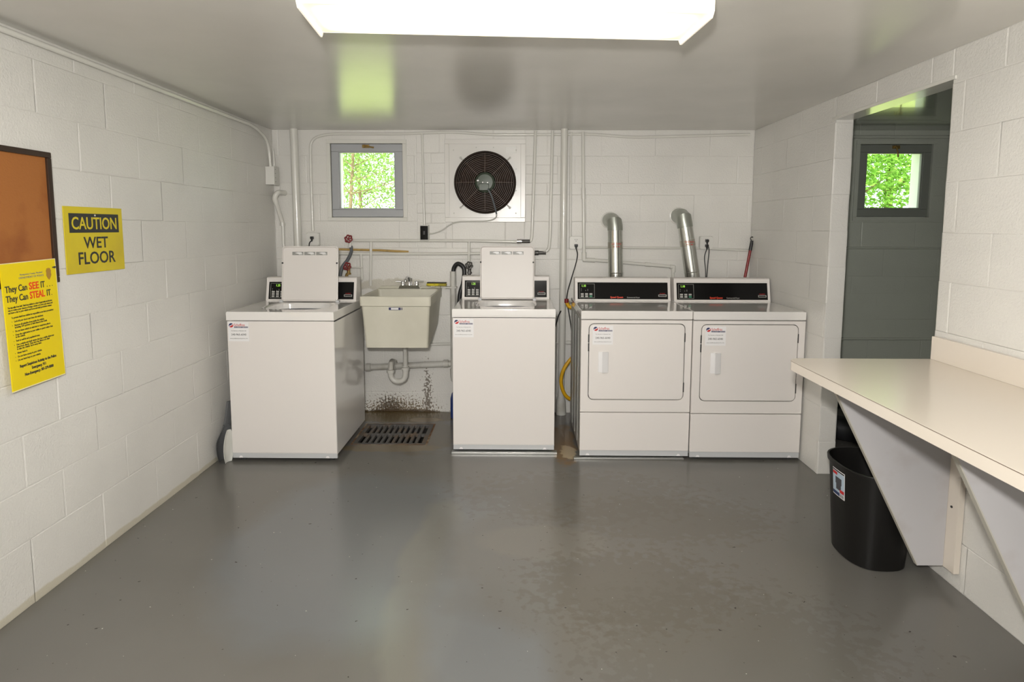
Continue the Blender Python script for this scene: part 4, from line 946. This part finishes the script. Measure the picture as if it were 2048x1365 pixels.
# ------------------------------------------------------------------ vent ducts
def duct(label, base, top, wall, r=.054):
    base, top, wall = Vector(base), Vector(top), Vector(wall)
    t = thing('vent_duct', label, 'duct', base, 'metal dryer vent ducts')
    m = MB(); m.tube([base, top], r, 28); m.lathe([(r+.0005, 0), (r+.002, .004), (r+.0005, .008)], base.lerp(top, .35), top-base, 28); m.build('straight_duct', 'galv', t)
    d = (top-base); m = MB(); m.lathe([(r+.0012, 0), (r+.0012, .045)], base.lerp(top, .72), d, 28, False); tp = m.build('tape_band', 'tape', t)
    n = d.normalized(); f_ = base.lerp(top, .72)+n*.022+Vector((0, -(r+.0018), 0)); X = frame(f_, (1, 0, 0), n)
    text('tape_text', 'CAUTION', X @ Matrix.Translation((0, .004, 0)), .017, 'red', tp, .9)
    text('tape_text', 'HOT AIR', X @ Matrix.Translation((0, -.014, 0)), .014, 'red', tp, .9)
    # gored elbow: three facets
    c1 = top+n*.045; c3 = Vector((wall.x, -.028, wall.z)); hd = Vector((c3.x-c1.x, 0, 0))
    c2 = Vector(((c1.x*.62+c3.x*.38), c1.y+.004, c1.z+(c3.z-c1.z)*.80))
    def ring_(c, nn, rr=r+.002):
        nn = nn.normalized(); u = Vector((1, 0, 0)); u = (u-nn*u.dot(nn)).normalized(); v = nn.cross(u)
        return [c+(u*math.cos(2*PI*k/28)+v*math.sin(2*PI*k/28))*rr for k in range(28)]
    n0 = n; n2 = (Vector((wall.x, 0, wall.z))-c2).normalized()
    m = MB(); m.loft([ring_(top-n*.012, n0), ring_(c1*.55+top*.45, n0), ring_(c1*.35+c2*.65, (n0+n2*.7)), ring_(c2*.55+c3*.45, (n0*.25+n2+Vector((0, .35, 0)))), ring_(c3, Vector((0, 1, 0))), ring_(Vector((wall.x, 0, wall.z)), Vector((0, 1, 0)))], False, False)
    e = m.build('elbow', 'elbow', t, ang=14)
    m = MB(); m.lathe([(r+.010, 0), (r+.009, .004), (r+.002, .006)], (wall.x, -.001, wall.z), (0, -1, 0), 28, False); m.build('wall_collar', 'pipe', t)
b1 = B(1232, 585, -.15); t1 = B(1230, 458, -.135); w1_ = B(1219, 441, 0)
duct('silver vent duct standing upright behind the left dryer', (b1.x, -.15, .93), (t1.x, -.135, t1.z), (w1_.x, 0, w1_.z))
b2 = B(1391, 590, -.15); t2 = B(1370, 452, -.135); w2_ = B(1356, 432, 0)
duct('silver vent duct leaning to the left behind the right dryer', (b2.x, -.15, .93), (t2.x, -.135, t2.z), (w2_.x, 0, w2_.z))

# yellow gas hose, lower loop and connector
tag(MB().tube(smooth_path([B(1162, 704, -.18), B(1146, 714, -.20), B(1128, 738, -.21), B(1122, 765, -.21), B(1130, 790, -.20), B(1145, 801, -.18), B(1162, 806, -.17)], 8), .0135, 14).build('gas_hose', 'gashose'), 'yellow hose bulging out low beside the left dryer', 'hose', 'yellow dryer hoses')
t = thing('gas_connector', 'yellow bent hose connector beside the left dryer console', 'hose', B(1140, 610, -.20), 'yellow dryer hoses')
m = MB(); m.tube(smooth_path([B(1133, 604, -.20), B(1137, 612, -.20), B(1143, 615, -.20), B(1149, 607, -.20), B(1153, 600, -.20)], 8), .014, 12); m.build('flex_section', 'gashose', t)
m = MB(); m.tube([B(1133, 598, -.20), B(1133, 606, -.20)], .016, 12); m.build('end_nut', 'valvered', t)
m = MB(); m.tube([B(1138, 604, -.21), B(1147, 604, -.21)], .008, 10); m.build('bracket_tie', 'chrome', t)

# red broom handle behind the right dryer
t = thing('broom_handle', 'dark red handle with black hook leaning in the corner behind the right dryer', 'broom', (1.60, -.10, .02))
a, b = B(1503, 487, -.045), B(1489, 560, -.065); lo = a+(b-a)*(a.z-.05)/(a.z-b.z)
m = MB(); m.tube([a, lo], .0105, 12); m.build('pole', 'broom', t)
dd = (a-b).normalized(); m = MB(); m.tube([a-dd*.055, a+dd*.02], [.0125, .0115], 12)
m.tube([a+dd*.02+Vector((.012*math.cos(q_)-.0, 0, .016+.012*math.sin(q_))) for q_ in [PI*1.4-PI*1.7*k/12 for k in range(13)]], .0038, 8); m.build('grip', 'rubber', t)
m = MB(); m.box(lo.x-.10, lo.x+.05, lo.y-.025, lo.y+.02, .0, .06, .006); m.build('head', 'rubber', t)

# blue bottle between middle washer and wall
t = thing('detergent_bottle', 'blue plastic bottle standing behind the left edge of the middle washer', 'bottle', (-.435, -.30, 0))
m = MB(); bc = Vector((-.453, -.14, 0)); m.lathe([(.050, 0), (.056, .01), (.056, .15), (.045, .19), (.020, .22), (.018, .235)], bc, (0, 0, 1), 24); m.build('bottle_body', 'blue', t)
m = MB(); m.lathe([(.023, .235), (.023, .262), (.02, .265)], bc, (0, 0, 1), 18); m.build('cap', 'blue', t)

# ------------------------------------------------------------------ wall counter
t = thing('folding_counter', 'long cream laminate folding counter fixed to the right wall', 'counter', (1.768, -3.6, .0))
cx0, cz, cth = 1.140, .895, .040; cy1 = -2.128; cy0 = -5.6; xr = XR-.002
m = MB(); poly = [(xr, cy1), (xr, cy0), (cx0, cy0)]
rr = .055
for k in range(7): a = PI+(-PI/2)*k/6; poly.append((cx0+rr+rr*math.cos(a), cy1-rr+rr*math.sin(a)))
m.prism(poly, cz-cth, cz, lambda u, v, q: (u, v, q)); top = m.build('countertop', 'laminate', t)
m = MB()
e = [(xr, cy1), (cx0+rr, cy1)]+[(cx0+rr+rr*math.cos(PI/2+PI/2*k/6), cy1-rr+rr*math.sin(PI/2+PI/2*k/6)) for k in range(7)]+[(cx0, cy0)]
for i in range(len(e)-1):
    a_, b_ = Vector((*e[i], 0)), Vector((*e[i+1], 0))
    d_ = (b_-a_).normalized(); n_ = Vector((d_.y, -d_.x, 0)) if False else Vector((-d_.y, d_.x, 0))
    m.prism([(cz-.0030, 0), (cz-.0014, 0), (cz-.0014, .0006), (cz-.0030, .0006)], 0, (b_-a_).length, lambda u, v, q: a_+d_*q-n_*v+Vector((0, 0, u)) if n_.dot(Vector((cx0+.3, -3, 0))-a_) > 0 else a_+d_*q+n_*v+Vector((0, 0, u)))
m.build('edge_line', 'lamedge', top)
MB().box(xr-.020, xr, cy0, cy1, cz, cz+.098, .002).build('backsplash', 'laminate', t)
for yb in (-2.30, -2.97, -4.3):
    br = MB(); br.prism([(cx0+.035, cz-cth), (cx0+.125, cz-cth-.008), (xr-.002, cz-cth), (xr-.002, .072), (1.640, .072), (cx0+.035, cz-cth-.030)] if 0 else [(cx0+.100, cz-cth-.0005), (xr-.025, cz-cth-.0005), (xr-.025, .073), (1.640, .073), (cx0+.100, cz-cth-.006)], yb, yb+.018, lambda u, v, q: (u, q, v))
    bo_ = br.build('bracket', 'bracket', t)
    m = MB(); m.prism([(cx0+.100, cz-cth-.001), (1.640, .073), (1.6355, .073), (cx0+.0955, cz-cth-.001)], yb-.001, yb+.019, lambda u, v, q: (u, q, v)); m.build('edge_band', 'plyedge', bo_)
    MB().box(xr-.024, xr, yb-.060, yb+.030, .070, cz-cth, .002).build('wall_cleat', 'laminate', bo_)
    m = MB(); m.lathe([(.005, 0), (.005, .003)], (xr-.024, yb-.024, .335), (-1, 0, 0), 10); m.build('screw', 'gap', bo_)

# ------------------------------------------------------------------ waste bin
t = thing('waste_bin', 'tall black plastic waste bin with a printed label under the folding counter', 'waste bin', (1.55, -2.05, 0))
BX, BY = 1.562, -2.075
def binloop(z, s):
    # D shaped: flat sides, bowed front toward the room (-x) and toward the viewer
    cx_, cy_ = BX, BY; pts = []
    for k in range(48):
        a = 2*PI*k/48; ca, sa = math.cos(a), math.sin(a); e = 2/2.6
        x = math.copysign(abs(ca)**e, ca); y = math.copysign(abs(sa)**e, sa)
        pts.append(Vector((cx_+x*.150*s, cy_+y*(.185)*s, z)))
    return pts
m = MB(); zt = .42
m.loft([binloop(0, .80), binloop(.004, .83), binloop(.385, .985), binloop(.40, .99), binloop(.401, 1.04), binloop(zt-.003, 1.05), binloop(zt, 1.04), binloop(zt, 1.0), binloop(.39, .97), binloop(.012, .81)], True, True)
bn = m.build('bin_body', 'can', t, ang=40)
# label on the curved corner facing the room
def binpt(a, z, off=.0012):
    s = .83+(.985-.83)*z/.38; ca, sa = math.cos(a), math.sin(a); e = 2/2.6
    p = Vector((BX+math.copysign(abs(ca)**e, ca)*.150*s, BY+math.copysign(abs(sa)**e, sa)*.185*s, z)); n = Vector((ca, sa, 0)); return p+n*off
def patch(a0, a1, z0, z1, off, n=8):
    mm = MB(); vs = []; fs = []
    for i in range(n+1):
        for z in (z0, z1): vs.append(binpt(a0+(a1-a0)*i/n, z, off))
    for i in range(n): fs.append([2*i, 2*i+2, 2*i+3, 2*i+1])
    k = len(vs); vs2 = vs+[v+Vector((.0006, .0006, 0)) for v in vs]; fs2 = fs+[[q+k for q in reversed(f)] for f in fs]
    mm.add(vs2, fs2); return mm
A0, A1 = math.radians(171), math.radians(192)
la = patch(A0, A1, .265, .385, .0015).build('bin_label', 'sticker', bn); la['label'] = 'printed product label on the bin'
M['labelblue'] = mat('label pale blue', (.42, .52, .62), .4); M['labelnavy'] = mat('label navy', (.02, .04, .12), .4); M['labelgrey'] = mat('label bin picture', (.06, .06, .07), .5)
aa = lambda f: A0+(A1-A0)*f
patch(aa(.04), aa(.96), .285, .374, .0022).build('label_background', 'labelblue', la)
patch(aa(.04), aa(.96), .376, .382, .0024).build('label_strip', 'ink', la)
patch(aa(.05), aa(.42), .360, .373, .0027).build('label_flash', 'red', la)
patch(aa(.30), aa(.72), .322, .352, .0027).build('label_picture', 'labelgrey', la)
patch(aa(.35), aa(.67), .296, .322, .0027).build('label_picture', 'labelgrey', la)
patch(aa(.04), aa(.55), .269, .284, .0024).build('label_strip', 'labelnavy', la)
patch(aa(.58), aa(.95), .289, .303, .0030).build('label_flash', 'red', la)
for k in range(6): patch(aa(.60+.06*k), aa(.625+.06*k), .269, .283, .0027).build('barcode_bar', 'ink', la)

# ------------------------------------------------------------------ storage room items
t = thing('tyre', 'dark round tyre lying on the storage room floor beyond the opening', 'tyre', (2.35, -.35, 0))
m = MB(); m.tube([(2.38+.24*math.cos(a), -.42+.24*math.sin(a), .085) for a in [2*PI*k/40 for k in range(40)]], .082, 16, loop=True); m.build('tread', 'tyre', t)
m = MB(); m.lathe([(.16, .05), (.165, .12), (.15, .125), (.06, .11), (.03, .10)], (2.38, -.42, 0), (0, 0, 1), 32); m.build('wheel_rim', 'valvegrey', t)
tag(MB().tube([(XR2+.005, -.018, 2.12), (XE-.01, -.018, 2.12)], .012, 12).build('conduit', 'wall_s'), 'conduit along the top of the storage room back wall, above its window', 'conduit', 'white conduits')
tag(MB().tube([(XR2+.005, -.012, 1.296), (XE-.01, -.012, 1.296)], .008, 12).build('conduit', 'wall_s'), 'thin conduit level across the storage room wall below its window', 'conduit', 'white conduits')
tag(MB().tube([(XR2+.005, -.014, .60), (XE-.01, -.014, .60)], .010, 12).build('conduit', 'wall_s'), 'lower conduit across the storage room wall, just above the counter line', 'conduit', 'white conduits')

# ------------------------------------------------------------------ outdoors
GZ = 1.36
MB().box(-14, 16, .2, 30, GZ-.3, GZ).build('ground', 'grass', base=(0, 0, 0), kind='structure')
def tree(label, x, y, h, lean, crown, nl, mt, ls, group='trees outside the windows', spread=.5, nb=9):
    t = thing('tree', label, 'tree', (x, y, GZ), group)
    m = MB(); r0 = .055*h/3*(.45 if mt == 'leaf_p' else 1)
    trunk = smooth_path([(x, y, GZ-.05), (x+lean*.3, y, GZ+h*.33), (x+lean*.45, y+.1, GZ+h*.66), (x+lean, y, GZ+h)], 6)
    m.tube(trunk, [r0*(1-.75*i/(len(trunk)-1)) for i in range(len(trunk))], 10)
    tips = []
    for k in range(nb):
        s = trunk[int(len(trunk)*(.12+.8*random.random()))-0]; a = random.uniform(0, 2*PI); L_ = random.uniform(.4, 1)*crown
        e1 = s+Vector((math.cos(a), math.sin(a), random.uniform(.2, .9)))*L_*.5; e2 = e1+Vector((math.cos(a+.5), math.sin(a+.5), random.uniform(.1, .8)))*L_*.5
        m.tube([s, e1, e2], [r0*.35, r0*.2, r0*.07], 6); tips += [e1, e2, e1.lerp(e2, .5)]
        for _ in range(2):
            f_ = e1+Vector((random.uniform(-1, 1), random.uniform(-1, 1), random.uniform(-.2, 1)))*L_*.45; m.tube([e1, f_], [r0*.16, r0*.05], 5); tips.append(f_)
    m.build('trunk', 'bark', t)
    vs = []; fs = []
    for i in range(nl):
        c_ = random.choice(tips)+Vector((random.gauss(0, spread), random.gauss(0, spread), random.gauss(0, spread*.8)))
        if c_.y < .45 or c_.z < GZ: continue
        u = Vector((random.gauss(0, 1), random.gauss(0, 1), random.gauss(0, 1))).normalized(); v = u.orthogonal().normalized(); s = ls*random.uniform(.6, 1.3); k = len(vs)
        vs += [c_-u*s, c_+v*s*.45+Vector((0, 0, s*.1)), c_+u*s, c_-v*s*.45+Vector((0, 0, s*.1))]; fs.append([k, k+1, k+2, k+3])
    me = bpy.data.meshes.new('foliage'); me.from_pydata([v-t.location for v in vs], [], fs); me.materials.append(M[mt]); o = bpy.data.objects.new('foliage', me); C.objects.link(o); o.parent = t
    return t
tree('pale slender tree seen through the left window', -2.55, 4.6, 3.6, .3, 1.3, 13000, 'leaf_p', .026, spread=.36, nb=26)
tree('second pale tree standing right behind the first, seen through the left window', -3.1, 7.6, 4.5, -.2, 1.8, 13000, 'leaf_p', .040, spread=.55, nb=26)
tree('leafy green tree with leaning trunk seen through the storage room window', 5.95, 6.9, 4.4, .55, 1.9, 48000, 'leaf_g', .038, spread=.62, nb=22)
tree('broad green tree farther behind the storage room window', 9.3, 11.0, 6.0, 0, 2.8, 24000, 'leaf_g', .08, spread=.75, nb=14)
tree('green tree between the two windows, farther back', 2.9, 10.5, 5.0, .2, 2.2, 9000, 'leaf_g', .09, spread=.8, nb=10)
tree('far green tree to the left of the left window view', -6.6, 9.5, 5.0, 0, 2.2, 7000, 'leaf_g', .09, spread=.8, nb=10)
bpy.context.view_layer.update()
